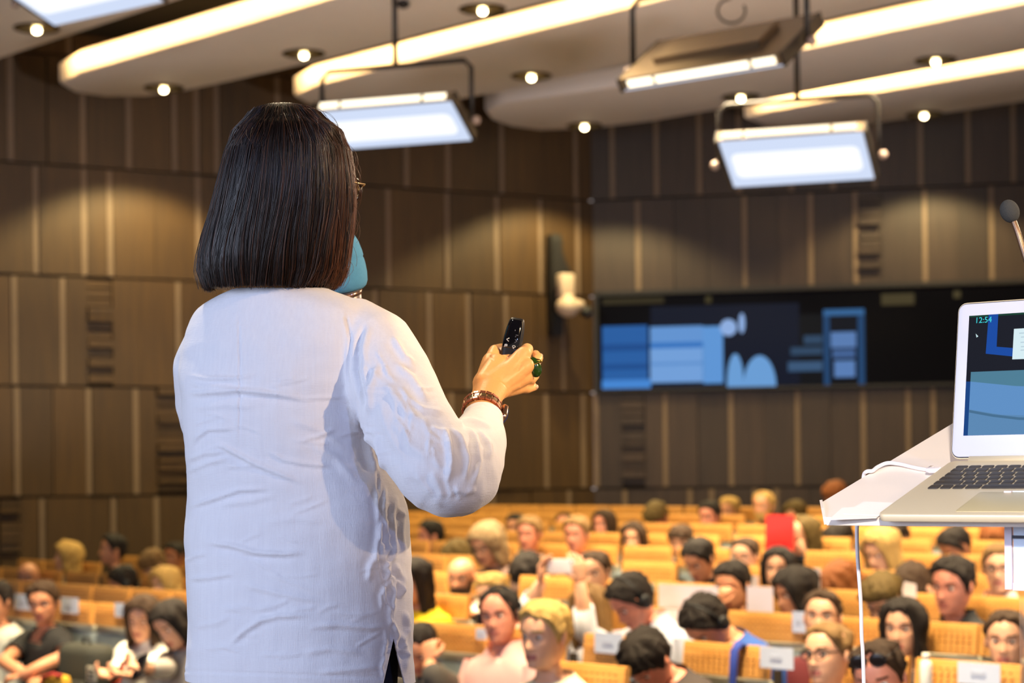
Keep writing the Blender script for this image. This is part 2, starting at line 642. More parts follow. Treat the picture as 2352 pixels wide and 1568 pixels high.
DL = [(-14.07, 7.85, 'downlight in the panel at the top left corner, under the blue softlight'),
      (-15.5, 9.93, 'downlight near the rounded tip of the panel above the left wall'),
      (-13.5, 10.03, 'downlight above the speaker\'s head, left of the hanging softlight'),
      (-11.34, 10.12, 'downlight at the top edge of the photo, right of the speaker'),
      (-12.97, 12.15, 'downlight left of the softlight seen from behind, above the curved panel tip'),
      (-14.48, 14.3, 'downlight near the panel tip above the corner of both walls'),
      (-12.43, 14.36, 'downlight under the softlight seen from behind, above the right wall'),
      (-10.24, 14.4, 'half hidden downlight above the bright edge of the farthest panel'),
      (-11.88, 16.5, 'downlight in the farthest panel, right of the lit softlight')]
dl0 = make_downlight(); dl_tree = tree_of(dl0)
for i, (a, s, lab) in enumerate(DL):
    o = dl0 if i == 0 else copy_tree(dl0, dl_tree)
    o.location = hall(a, s, HC - 0.001)
    tag(o, 'round bronze ' + lab, 'ceiling light', 'recessed ceiling downlights')
    p = hall(a, s, HC - 0.08)
    lamp('downlight_beam', 'SPOT', p, p + Vector((0, 0, -3)), 340 * (0.8, 1.38, 0.7, 0.7, 0.8, 1.1, 0.6, 0.6, 1.0)[i], (1.0, 0.82, 0.40), 0.05, spot=118, blend=0.3)

# ------------------------------------------------------------------ hanging studio softlights
M_BLACKM = mat('black_painted_metal', srgb(34, 30, 28), 0.45, 0.3)
M_BRONZE = mat('bronze_housing', srgb(120, 104, 84), 0.4, 0.5)
M_FACE = glow('softlight_face', (0.68, 0.78, 1.0, 1), 0.95)
M_TUBE = glow('softlight_tube', (0.95, 0.97, 1.0, 1), 1.1)
M_SLOT = glow('vent_slot_light', (1.0, 0.86, 0.62, 1), 2.4)
M_KNOB = mat('grey_knob', srgb(150, 130, 120), 0.5)


def softlight(center, yaw, tilt, w, h, label, yoke_up, face=True):
    """box shaped studio softlight in a U yoke; local -y is the lit side, local x the long axis"""
    e = empty('softlight', center, yaw, label, 'studio light', 'softlights hanging from the ceiling')
    R = Matrix.Rotation(tilt, 3, 'X')
    dp = 0.07
    mb = MB()
    mb.box(R @ Vector((0, dp / 2, 0)), (w, dp, h), R)
    mb.box(R @ Vector((0, dp + 0.02, 0.0)), (w * 0.66, 0.05, h * 0.5), R)
    mb.build('housing', M_BRONZE, e, smooth=False)
    for k in (-1, 1):
        mb = MB()
        mb.box(R @ Vector((k * (w / 2 + 0.008), dp / 2 - 0.005, 0)), (0.016, dp + 0.015, h + 0.01), R)
        mb.build('end_plate', M_BLACKM, e, smooth=False)
    mb = MB()
    mb.box(R @ Vector((0, -0.006, 0)), (w - 0.02, 0.012, h - 0.02), R)
    fo_ = mb.build('diffuser', M_FACE, e, smooth=False)
    mb = MB()
    mb.rbox(R @ Vector((0, -0.016, -0.01)), (w * 0.88, h * 0.5, 0.012), 0.05, R @ Matrix.Rotation(PI / 2, 3, 'X'))
    mb.build('tube', M_TUBE, e)
    # vent slots along both long edges
    for zz in (h / 2, -h / 2):
        for x0, x1 in ((-0.47, -0.33), (-0.31, 0.27), (0.29, 0.45)):
            mb = MB()
            n = max(3, int((x1 - x0) * w / 0.022))
            for k in range(n):
                x = (x0 + (x1 - x0) * (k + 0.5) / n) * w
                mb.box(R @ Vector((x, dp * 0.5, zz + (0.006 if zz > 0 else -0.006))), (0.0165, dp * 0.62, 0.012), R)
            mb.build('vent', M_SLOT, e, smooth=False)
    mb = MB()
    hw = w / 2 + 0.05
    pts = [Vector((-hw, dp / 2, 0)), Vector((-hw, dp / 2, yoke_up - 0.05)), Vector((-hw + 0.05, dp / 2, yoke_up)), Vector((hw - 0.05, dp / 2, yoke_up)), Vector((hw, dp / 2, yoke_up - 0.05)), Vector((hw, dp / 2, 0))]
    mb.tube(pts, 0.017, 8)
    top = HC - center[2]
    mb.tube([Vector((0, dp / 2, yoke_up)), Vector((0, dp / 2, top + 0.05))], 0.02, 8)
    mb.build('yoke', M_BLACKM, e)
    for k in (-1, 1):
        mb = MB()
        mb.ball((k * (hw + 0.03), dp / 2, 0), 0.03, 10, 6)
        mb.build('knob', M_KNOB, e)
    return e


def px_point(px, py, D):
    return P(px, py, D)


R_ = math.radians
softlight(P(905, 288, 13.2), R_(-20), R_(62), 0.98, 0.42, 'lit white softlight hanging right beside the speaker\'s hair', 0.40)
softlight(P(1830, 366, 13.2), R_(-20), R_(60), 0.97, 0.50, 'lit white softlight hanging in front of the right wall', 0.40)
softlight(P(1655, 132, 11.6), R_(141), R_(55), 1.10, 0.52, 'bronze softlight seen from behind with glowing vent slots, top right', 0.42)
softlight(P(168, -28, 12.0), R_(-37), R_(70), 1.0, 0.6, 'softlight with blue tinted face cut off at the top left corner', 0.40)

# small ceiling sensor peeping in at the top edge
mb = MB(); mb.ball((0, 0, 0), (0.05, 0.05, 0.035), 14, 8)
o = mb.build('smoke_detector', M_BLACKM, None, loc=P(926, 2, 14.9)); o.location.z = HC - 0.03
tag(o, 'small dark smoke detector on the ceiling panel at the top edge', 'smoke detector')
mb = MB(); mb.tube([P(1690 + 32 * math.cos(t) - 10, 25 + 28 * math.sin(t), 12.6 + 0.05 * math.cos(t)) for t in np.linspace(-0.5, 4.6, 24)], 0.008, 8)
o = mb.build('cable_loop', M_BLACKM); tag(o, 'thin loop of cable hanging above the softlight seen from behind', 'cable')

# ------------------------------------------------------------------ wide booth window across the right wall, its reflections painted as glow
rb, rd, rn, rrot, rL, ralong = wr


def wall_quad(px0, py0, px1, py1, off):
    """the rectangle on the right wall whose corners the camera sees near those picture points, off metres out"""
    b = rb + rn * off
    pts = [plane_hit(px0, py0, b, rn), plane_hit(px1, py0, b, rn), plane_hit(px1, py1, b, rn), plane_hit(px0, py1, b, rn)]
    x0 = (pts[0] - b).dot(rd); x1 = (pts[1] - b).dot(rd)
    z0 = (pts[3].z + pts[2].z) / 2; z1 = (pts[0].z + pts[1].z) / 2
    return x0, x1, z0, z1


def wall_box(mb, x0, x1, z0, z1, off, th=0.006, mi=0):
    mb.box(rb + rd * ((x0 + x1) / 2) + rn * off + Vector((0, 0, (z0 + z1) / 2)), (x1 - x0, th, z1 - z0), rrot, mi)


M_WINGLASS = mat('black_window_glass', (0.003, 0.003, 0.005, 1), 0.15, spec=0.05)
M_SFRAME = mat('black_window_frame', srgb(24, 20, 18), 0.5)
win = empty('wall_window', rb + rd * 4.0 + Vector((0, 0, z3[0])), 0, 'very wide black booth window with painted blue reflections on the right wall', 'screen')  # a booth window, though its category is screen
def sparent(mb, name, m):
    o = mb.build(name, m, None, smooth=False)
    o.parent = win
    o.matrix_parent_inverse = win.matrix_basis.inverted()
    return o
SZ0, SZ1 = z3[0] + 0.03, z3[1] + 0.0
mb = MB(); wall_box(mb, 0.07, 8.9, SZ0, SZ1, 0.03, 0.05); sparent(mb, 'glass_panel', M_WINGLASS)
mb = MB()
wall_box(mb, 0.05, 8.9, SZ1, SZ1 + 0.05, 0.03, 0.09); wall_box(mb, 0.05, 8.9, SZ0 - 0.03, SZ0, 0.03, 0.09); wall_box(mb, 0.03, 0.07, SZ0 - 0.03, SZ1 + 0.05, 0.03, 0.09)
sparent(mb, 'frame', M_SFRAME)
EM = {}
def em(c, k=1.0):
    key = (c, k)
    if key not in EM:
        EM[key] = glow('screen_or_reflection_glow_%d' % len(EM), srgb(*c), k)  # serves the painted window reflections and the laptop screen
    return EM[key]
def reflection_shapes(name, items):
    mats = []
    mb = MB()
    for (x0, y0, x1, y1, c, off) in items:
        if c not in mats:
            mats.append(c)
        q = wall_quad(x0, y0, x1, y1, 0.06)
        wall_box(mb, q[0], q[1], max(q[2], SZ0), min(q[3], SZ1), 0.057 + off * 0.004, 0.003, mats.index(c))
    sparent(mb, name, [em(c) for c in mats])
reflection_shapes('reflected_glow', [(1494, 700, 1835, 886, (6, 17, 38), 0), (1835, 720, 1990, 884, (3, 9, 20), 0)])  # mirrored stage screen laid on the glass as glowing shapes
reflection_shapes('reflected_slide_column', [(1383, 748, 1487, 884, (36, 92, 160), 1), (1383, 790, 1487, 806, (24, 74, 138), 2), (1383, 836, 1487, 848, (24, 74, 138), 2), (1383, 872, 1495, 892, (66, 132, 208), 2)])
reflection_shapes('reflected_slide_table', [(1493, 749, 1614, 786, (96, 146, 208), 1), (1493, 786, 1614, 799, (48, 112, 188), 1), (1493, 799, 1614, 878, (112, 158, 216), 1), (1493, 832, 1614, 838, (88, 138, 200), 2), (1614, 749, 1660, 880, (92, 148, 212), 1)])
reflection_shapes('reflected_captions', [(1846, 770, 1889, 790, (42, 68, 96), 1), (1816, 797, 1889, 815, (42, 68, 96), 1), (1810, 830, 1889, 852, (54, 84, 118), 1)])
reflection_shapes('reflected_poster_frame', [(1891, 710, 1985, 724, (50, 98, 148), 1), (1891, 724, 1905, 884, (28, 66, 108), 1), (1970, 724, 1985, 884, (28, 66, 108), 1)])
reflection_shapes('reflected_lettering', [(1908, 762, 1966, 798, (86, 122, 176), 1), (1912, 802, 1964, 822, (62, 94, 144), 1), (1916, 828, 1964, 866, (86, 124, 180), 1), (1905, 724, 1970, 760, (6, 14, 28), 1)])
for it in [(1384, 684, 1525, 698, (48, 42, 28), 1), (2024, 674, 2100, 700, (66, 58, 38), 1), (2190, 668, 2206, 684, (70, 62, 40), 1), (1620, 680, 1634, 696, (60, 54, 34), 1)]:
    reflection_shapes('painted_reflection', [it])  # warm room reflections put on as dim glow
def wall_ellipse(items):
    mb = MB()
    for (cx, cy, rx, ry) in items:
        pts = []
        for k in range(32):
            t = 2 * PI * k / 32
            h = plane_hit(cx + rx * math.cos(t), cy + ry * math.sin(t), rb + rn * 0.06, rn)
            h.z = max(h.z, SZ0)
            pts.append(h)
        mb.loft([[p - rn * 0.002 for p in pts], [p + rn * 0.006 for p in pts]])
    return mb
sparent(wall_ellipse([(1673, 752, 19, 19), (1704, 742, 7, 23)]), 'reflected_disc', em((140, 172, 222)))
sparent(wall_ellipse([(1689, 880, 19, 68), (1745, 890, 38, 74)]), 'reflected_figures', em((104, 156, 212)))

# ------------------------------------------------------------------ speaker column and dome camera on the left wall, near the corner
lb, ld, ln, lrot, lL, lalong = wl
M_BLKPL = mat('black_plastic', srgb(22, 19, 18), 0.6)
M_CAMW = mat('white_camera_plastic', srgb(206, 182, 158), 0.5)


def lpt(px, py, off):
    return plane_hit(px, py, lb + ln * off, ln)


c = lpt(1266, 655, 0.02)
e = empty('wall_speaker', c, 0, 'tall black column loudspeaker on the left wall near the corner', 'loudspeaker')
LR = lrot
mb = MB()
rings = []
for z, w, dpt in ((-0.55, 0.12, 0.10), (-0.52, 0.13, 0.11), (0.10, 0.15, 0.13), (0.45, 0.13, 0.11), (0.53, 0.12, 0.10)):
    rings.append([LR @ Vector((sx * w / 2, -(0.02 if q == 0 else 0.02 + dpt), z)) for sx, q in ((-1, 0), (1, 0), (1, 1), (-1, 1))])
mb.loft(rings); mb.build('cabinet', M_BLKPL, e, angle=30)
mb = MB(); mb.box(LR @ Vector((0, -0.15, 0.0)), (0.105, 0.012, 0.92), LR); mb.build('grille', M_BLKPL, e, smooth=False)
mb = MB(); mb.loft([[LR @ Vector((x, -y, z)) for x, y in ((0.05, 0.03), (0.075 + k, 0.03), (0.075 + k, 0.14), (0.05, 0.14))] for z, k in ((0.10, 0.10), (0.13, 0.09), (0.22, 0.04), (0.32, 0.0))]); mb.build('wedge_bracket', M_BLKPL, e, angle=30)
c = lpt(1299, 657, 0.30)
e = empty('surveillance_camera', c, 0, 'white dome camera with black lens beside the column loudspeaker', 'camera')
mb = MB(); mb.rbox(LR @ Vector((0, 0, 0)), (0.17, 0.13, 0.26), 0.03, LR); mb.box(LR @ Vector((0, 0.17, 0.03)), (0.07, 0.22, 0.08), LR); mb.build('bracket', M_CAMW, e, angle=40)
mb = MB(); mb.ball(LR @ Vector((0.0, -0.04, -0.22)), (0.125, 0.12, 0.11), 20, 12); mb.tube([LR @ Vector((0, -0.02, -0.1)), LR @ Vector((0, -0.03, -0.2))], 0.07, 14); mb.tube([LR @ Vector((0.02, -0.05, -0.2)), LR @ Vector((0.16, -0.1, -0.21))], [0.085, 0.045], 14); mb.build('dome', M_CAMW, e)
mb = MB(); mb.ball(LR @ Vector((0.185, -0.12, -0.28)), (0.07, 0.065, 0.065), 16, 10); mb.build('lens', M_BLKPL, e)

# ================================================================== people of the audience (generator)
def tabf(xs, ys):
    xs = np.array(xs); ys = np.array(ys)
    return lambda z: np.interp(z, xs, ys)


# head profile tables, z measured from the middle of the head (crown .113, chin -.113)
_HZ = [-0.113, -0.105, -0.09, -0.07, -0.045, -0.02, 0.0, 0.02, 0.045, 0.07, 0.09, 0.103, 0.110, 0.1128]
H_W = tabf(_HZ, [0.030, 0.038, 0.049, 0.058, 0.065, 0.070, 0.073, 0.075, 0.0745, 0.068, 0.054, 0.036, 0.018, 0.002])
H_F = tabf(_HZ, [0.068, 0.080, 0.087, 0.089, 0.088, 0.086, 0.086, 0.092, 0.091, 0.082, 0.064, 0.042, 0.020, 0.002])
H_B = tabf(_HZ, [0.050, 0.055, 0.060, 0.066, 0.078, 0.090, 0.098, 0.103, 0.102, 0.093, 0.074, 0.050, 0.024, 0.002])


def skull(th, z):
    """point on the plain skull, th = 0 at the face (-y), arrays allowed"""
    th = np.asarray(th, float); z = np.asarray(z, float)
    c, s = np.cos(th), np.sin(th)
    x = H_W(z) * np.sign(s) * np.abs(s) ** 0.92
    y = np.where(c > 0, -H_F(z) * np.abs(c) ** 0.95, H_B(z) * np.abs(c) ** 0.95)
    return np.stack([x, y, z + 0 * th], -1)


def face_features(p, sharp=1.0):
    """push the front of a skull point grid into a face: nose, sockets, brow, lips, chin, cheeks"""
    x, y, z = p[..., 0], p[..., 1], p[..., 2]
    front = smooth01(0.02, -0.05, y)
    g = lambda cx, cz, sx, sz: np.exp(-((x - cx) / sx) ** 2 - ((z - cz) / sz) ** 2)
    d = np.zeros_like(x)
    ramp = np.interp(z, [-0.052, -0.044, -0.034, -0.02, 0.0, 0.018, 0.03], [0, 0.010, 0.024, 0.019, 0.010, 0.005, 0.0])
    wid = np.interp(z, [-0.045, -0.034, 0.0, 0.02], [0.016, 0.015, 0.009, 0.009])
    d += ramp * np.exp(-(x / wid) ** 2)
    d -= 0.011 * (g(0.031, 0.006, 0.017, 0.013) + g(-0.031, 0.006, 0.017, 0.013))
    d += 0.004 * (g(0.03, 0.026, 0.02, 0.008) + g(-0.03, 0.026, 0.02, 0.008))
    d += 0.006 * g(0, -0.060, 0.022, 0.006) + 0.006 * g(0, -0.073, 0.019, 0.006) - 0.004 * g(0, -0.0665, 0.024, 0.003)
    d += 0.005 * g(0, -0.100, 0.02, 0.012) - 0.003 * g(0, -0.083, 0.03, 0.006)
    d += 0.004 * (g(0.045, -0.02, 0.02, 0.02) + g(-0.045, -0.02, 0.02, 0.02))
    q = p.copy()
    q[..., 1] -= d * front * sharp
    return q


def rotm(yaw, pitch, roll):
    """yaw to the person's left, pitch down, roll to the person's left shoulder (degrees); face along -y"""
    return np.array(Matrix.Rotation(math.radians(yaw), 3, 'Z') @ Matrix.Rotation(math.radians(pitch), 3, 'X') @ Matrix.Rotation(math.radians(-roll), 3, 'Y'))


class Fig:
    """posed seated figure: coordinates local to the seat, face along -y"""
    def __init__(s, zh, hs=1.0, yaw=0, pitch=0, roll=0, lean=0, side=0, seat=0.52):
        s.zh, s.hs, s.seat = zh, hs, seat
        s.tw = 1.0
        s.hy = -0.035
        s.Rh = rotm(yaw, pitch, roll)
        s.piv = np.array([0, 0.012, zh - 0.125 * hs])
        s.zn = zh - 0.160 * hs
        s.Rt = np.array(Matrix.Rotation(math.radians(side), 3, 'Y') @ Matrix.Rotation(math.radians(lean), 3, 'X'))
        s.tp = np.array([0, 0.05, seat])

    def head(s, p, w=None):
        """head points (relative to the head centre) -> posed local"""
        q = np.asarray(p, float) * s.hs + np.array([0, s.hy, s.zh])
        return s.pose(q, w)

    def pose(s, q, w=None):
        q = np.asarray(q, float)
        if w is None:
            w = np.ones(q.shape[:-1])
        r = (q - s.piv) @ s.Rh.T + s.piv
        q = q + (r - q) * np.asarray(w)[..., None]
        return (q - s.tp) @ s.Rt.T + s.tp


def torso_rings(F, off=0.0, wide=1.0):
    """(zf, zb, yf, yb, half width) from the neck base down to the seat"""
    zn, seat = F.zn, F.seat
    T = zn - seat
    hs = F.hs
    R = []
    for k, yf, yb, w in ((0.0, -0.050, 0.066, 0.060), (0.03, -0.060, 0.084, 0.104), (0.065, -0.072, 0.097, 0.172), (0.11, -0.085, 0.104, 0.206), (0.18, -0.097, 0.107, 0.216), (0.34, -0.108, 0.106, 0.200),
                         (0.55, -0.112, 0.098, 0.170), (0.75, -0.116, 0.098, 0.165), (0.9, -0.112, 0.108, 0.172), (1.02, -0.09, 0.10, 0.165)):
        z = zn - T * k
        R.append((z, z + (0.012 if k < 0.1 else 0), yf - off, yb + off, w * wide + off))
    return R


def ring_pts(zf, zb, yf, yb, w, seg, power=0.9, dip=1.0):
    th = np.arange(seg) * 2 * PI / seg
    c, s_ = np.cos(th), np.sin(th)
    x = w * np.sign(s_) * np.abs(s_) ** power
    y = np.where(c > 0, 0 + yf * np.abs(c) ** power, yb * np.abs(c) ** power)
    z = zb + (zf - zb) * ((1 + c) / 2) ** dip
    return np.stack([x, y, z], -1)


def hand_mesh(mb, wrist, direction, normal, side, curl=0.5, size=1.0, mi=0, seg=7):
    """palm, four fingers and a thumb; normal is the palm's facing, side +1 when the thumb lies along normal x direction"""
    w = Vector(wrist); d = Vector(direction).normalized(); n = Vector(normal); n = (n - d * n.dot(d)).normalized()
    lat = n.cross(d) * side
    mb.tube([w - d * 0.01, w + d * 0.02 * size, w + d * 0.055 * size, w + d * 0.088 * size, w + d * 0.096 * size], [0.024 * size, 0.031 * size, 0.041 * size, 0.04 * size, 0.03 * size], 10, mi, flat=0.42, up=n)
    for k, (o, L) in enumerate(((0.031, 0.068), (0.0105, 0.076), (-0.0105, 0.071), (-0.03, 0.056))):
        b = w + (d * (0.086 - 0.004 * (k in (0, 3))) + lat * o) * size
        a1 = curl * 0.8 + 0.06 * k; a2 = curl * 1.7 + 0.08 * k
        m1 = b + (d * math.cos(a1) + n * math.sin(a1)) * L * 0.5 * size
        m2 = m1 + (d * math.cos(a2) + n * math.sin(a2)) * L * 0.5 * size
        mb.capsule(b, m1, 0.0095 * size, 0.0088 * size, seg, mi)
        mb.capsule(m1, m2, 0.0088 * size, 0.0072 * size, seg, mi)
    tb = w + (d * 0.028 + lat * 0.034) * size
    t1 = tb + (d * 0.6 + lat * 0.55 + n * 0.35).normalized() * 0.036 * size
    t2 = t1 + (d * 0.85 + lat * 0.1 + n * 0.4).normalized() * 0.03 * size
    mb.capsule(tb, t1, 0.013 * size, 0.0105 * size, seg, mi)
    mb.capsule(t1, t2, 0.0105 * size, 0.008 * size, seg, mi)


SKIN = {}
HAIR = {}
CLOTH = {}
M_LIP = mat('lips', srgb(176, 98, 82), 0.45)
M_EYE = mat('eye_white', srgb(226, 214, 200), 0.3)
M_IRIS = mat('eye_iris', srgb(42, 28, 20), 0.2)
M_TROUSER = mat('dark_trousers', srgb(44, 42, 48), 0.85, noise=0.15)
M_SHOE = mat('dark_shoes', srgb(28, 24, 22), 0.5)
M_GLS = mat('dark_glasses_frame', srgb(30, 24, 24), 0.3)
M_HSET = mat('black_headset', srgb(18, 17, 18), 0.5)
HAIRC = {'dk': (32, 23, 17), 'br': (62, 42, 24), 'lb': (128, 96, 56), 'bl': (196, 156, 88), 'rd': (132, 74, 30), 'gr': (150, 124, 88), 'ol': (96, 76, 36)}
SKINC = {'f': (226, 168, 132), 'm': (212, 146, 108), 't': (190, 122, 84), 'r': (222, 144, 116)}


def skin_mat(k):
    if k not in SKIN:
        SKIN[k] = mat('skin_' + k, srgb(*SKINC[k]), 0.5, noise=0.06, scale=40, sss=0.08)
    return SKIN[k]


def hair_mat(k):
    if k not in HAIR:
        HAIR[k] = mat('hair_' + k, srgb(*HAIRC[k]), 0.6, noise=0.4, scale=30, stretch=(6, 6, 1), bump=0.6, bscale=60, spec=0.3)
    return HAIR[k]


def cloth_mat(c):
    if c not in CLOTH:
        CLOTH[c] = mat('cloth_%d_%d_%d' % c, srgb(*c), 0.85, noise=0.08, scale=25, bump=0.15, bscale=120)
    return CLOTH[c]


def body_mesh(F, skin, hairk, arms, res=36, sharp=1.0, stubble=False):
    mb = MB()
    zs = [0.1126, 0.109, 0.102, 0.092, 0.08, 0.066, 0.052, 0.04, 0.031, 0.024, 0.016, 0.008, 0.0, -0.008, -0.016, -0.024, -0.031, -0.037, -0.043, -0.049, -0.055, -0.06, -0.065, -0.07, -0.075, -0.081, -0.088]
    th = np.arange(res) * 2 * PI / res
    th = th - 0.42 * np.sin(th) * 1.0          # more columns at the face
    rings = []
    for z in zs:
        rings.append(F.head(face_features(skull(th, np.full(res, z)), sharp)))
    # jaw and neck: tilted rings
    for zf, zb, yf, yb, w, wt in ((-0.098, -0.092, -0.0865, 0.058, 0.046, 1), (-0.107, -0.097, -0.079, 0.056, 0.040, 1), (-0.1125, -0.102, -0.062, 0.055, 0.040, 0.98), (-0.112, -0.108, -0.035, 0.056, 0.044, 0.95),
                                  (-0.122, -0.118, -0.016, 0.060, 0.047, 0.85), (-0.136, -0.131, -0.012, 0.066, 0.048, 0.6), (-0.150, -0.144, -0.013, 0.076, 0.050, 0.3)):
        c, s_ = np.cos(th), np.sin(th)
        x = w * np.sign(s_) * np.abs(s_) ** 0.92
        y = np.where(c > 0, yf * np.abs(c), yb * np.abs(c))
        z = zf + (zb - zf) * (1 - c) / 2
        p = np.stack([x, y, z], -1)
        if zf > -0.113:
            p = face_features(p, sharp * 0.6)
        rings.append(F.head(p, np.full(res, wt)))
    for zf, zb, yf, yb, w in torso_rings(F):
        w, yf, yb = w * F.tw, yf * F.tw, yb * F.tw
        c, s_ = np.cos(th), np.sin(th)
        x = w * np.sign(s_) * np.abs(s_) ** 0.9
        y = np.where(c > 0, yf * np.abs(c) ** 0.9, yb * np.abs(c) ** 0.9)
        rings.append(F.pose(np.stack([x, y, zf + (zb - zf) * (1 - c) / 2], -1), np.zeros(res)))
    n0 = len(mb.f)
    mb.loft([[Vector(p) for p in r] for r in rings])
    # lips and eyebrows by face position
    q = skull(th, 0 * th)
    for fi in range(n0, len(mb.f)):
        f = mb.f[fi]
        if len(f) != 4:
            continue
        i, j = divmod(f[0], res)
        if i >= len(zs) - 1:
            continue
        zc = (zs[i] + zs[i + 1]) / 2
        t = (th[j] + th[(j + 1) % res]) / 2
        if j == res - 1:
            t = (th[j] + th[0] + 2 * PI) / 2
        x = abs(float(skull(t, zc)[0])); fr = math.cos(t) > 0
        if fr and -0.077 < zc < -0.056 and x < 0.022:
            mb.m[fi] = 1
        elif fr and 0.022 < zc < 0.032 and 0.014 < x < 0.048:
            mb.m[fi] = 2
    # ears
    for sx in (-1, 1):
        pts = []
        e = MB(); e.ball((0, 0, 0), (0.008, 0.019, 0.031), 10, 8, rot=Matrix.Rotation(sx * 0.35, 3, 'Z') @ Matrix.Rotation(-0.15, 3, 'X'))
        v = F.head(np.array(e.v) + np.array([sx * 0.077, 0.012, -0.004]))
        mb.add([Vector(p) for p in v], e.f, 0)
        e = MB(); e.ball((0, 0, 0), (0.0135, 0.009, 0.0075), 12, 8)
        v = F.head(np.array(e.v) + np.array([sx * 0.031, -0.0715, 0.005])); mb.add([Vector(p) for p in v], e.f, 3)
        e = MB(); e.ball((0, 0, 0), (0.0062, 0.004, 0.0068), 10, 6)
        v = F.head(np.array(e.v) + np.array([sx * 0.031, -0.0795, 0.004])); mb.add([Vector(p) for p in v], e.f, 4)
    for A in arms:
        pts = A['pts']
        mb.tube([pts[0], (Vector(pts[0]) + Vector(pts[1])) / 2, pts[1], (Vector(pts[1]) * 0.6 + Vector(pts[2]) * 0.4), pts[2]], [0.05, 0.047, 0.04, 0.04, 0.026], 10)
        hand_mesh(mb, pts[2], A['dir'], A['nrm'], A['side'], A.get('curl', 0.5), 0.95)
    return mb, [skin, M_LIP, hair_mat(hairk), M_EYE, M_IRIS]


def shirt_mesh(F, arms, off=0.014, neck='crew', wide=1.0, res=28):
    mb = MB()
    R = torso_rings(F, off, wide)
    rings = []
    if neck == 'v':
        R0 = [(R[1][0] - 0.10, R[1][1] - 0.0, R[1][2] - 0.004, R[1][3], R[1][4] + 0.012), (R[2][0] - 0.07, R[2][1], R[2][2] - 0.006, R[2][3], R[2][4])]
        R = [(R[0][0] - 0.115, R[0][1] + 0.012, R[0][2] - 0.03, R[0][3] - 0.004, R[0][4] + 0.004), (R[1][0] - 0.10, R[1][1] + 0.0, R[1][2] - 0.025, R[1][3], R[1][4]), (R[2][0] - 0.05, R[2][1], R[2][2] - 0.012, R[2][3], R[2][4])] + R[3:]
    elif neck == 'polo':
        R0 = [(R[0][0] - 0.02, R[0][1] + 0.04, R[0][2], R[0][3] - 0.004, R[0][4] + 0.006), (R[0][0] - 0.045, R[0][1] + 0.01, R[0][2] - 0.006, R[0][3], R[0][4] + 0.012)]
        R = R0 + R[1:]
    else:
        R0 = [(R[0][0] - 0.012, R[0][1] + 0.018, R[0][2] + 0.004, R[0][3] - 0.006, R[0][4] + 0.002), (R[0][0] - 0.02, R[0][1] + 0.008, R[0][2], R[0][3], R[0][4] + 0.010)]
        R = R0 + R[1:]
    for r in R:
        p = ring_pts(*r, res, dip=6.0 if r[1] - r[0] > 0.05 or r[0] - r[1] < -0.05 else 1.0)
        ph = r[0] * 60
        th = np.arange(res) * 2 * PI / res
        k = 1 + 0.012 * np.sin(5 * th + ph) * (1 if r[0] < F.zn - 0.12 else 0)
        p[:, 0] *= k; p[:, 1] *= k
        rings.append([Vector(v) for v in F.pose(p, np.zeros(res))])
    mb.loft(rings, cap0=False)
    for A in arms:
        p = [Vector(v) for v in A['pts']]
        if A.get('sleeve', 'long') == 'short':
            mb.tube([p[0] + (p[0] - p[1]).normalized() * 0.02, p[0] * 0.7 + p[1] * 0.3, p[0] * 0.35 + p[1] * 0.65], [0.06, 0.068, 0.066], 12, cap=False)
        else:
            q = p[1] * 0.5 + p[2] * 0.5
            e = p[2] + (p[1] - p[2]).normalized() * A.get('cuff', 0.03)
            mb.tube([p[0] + (p[0] - p[1]).normalized() * 0.02, p[0] * 0.7 + p[1] * 0.3, p[0] * 0.3 + p[1] * 0.7, p[1], q, e], [0.058, 0.068, 0.062, 0.056, 0.05, 0.038], 12, cap=False)
    return mb


HL = {
    'short': [(0, .078), (35, .07), (55, .045), (68, .02), (78, -.02), (86, -.032), (93, .002), (104, .0), (120, -.045), (150, -.08), (180, -.085)],
    'fringe': [(0, .045), (35, .045), (55, .03), (68, .0), (78, -.03), (86, -.035), (93, -.01), (104, -.01), (120, -.06), (150, -.09), (180, -.095)],
    'receding': [(0, .100), (25, .098), (42, .070), (58, .04), (70, .015), (80, -.02), (86, -.03), (93, .002), (104, .0), (120, -.045), (150, -.08), (180, -.085)],
    'long': [(0, .080), (25, .073), (42, .045), (54, -.06), (62, -.22), (75, -.27), (110, -.29), (180, -.30)],
    'bob': [(0, .070), (25, .062), (42, .03), (54, -.05), (62, -.12), (75, -.14), (110, -.15), (180, -.16)],
    'tied': [(0, .085), (35, .076), (55, .05), (68, .025), (80, .0), (88, -.005), (96, .006), (108, -.02), (125, -.06), (150, -.08), (180, -.085)],
}


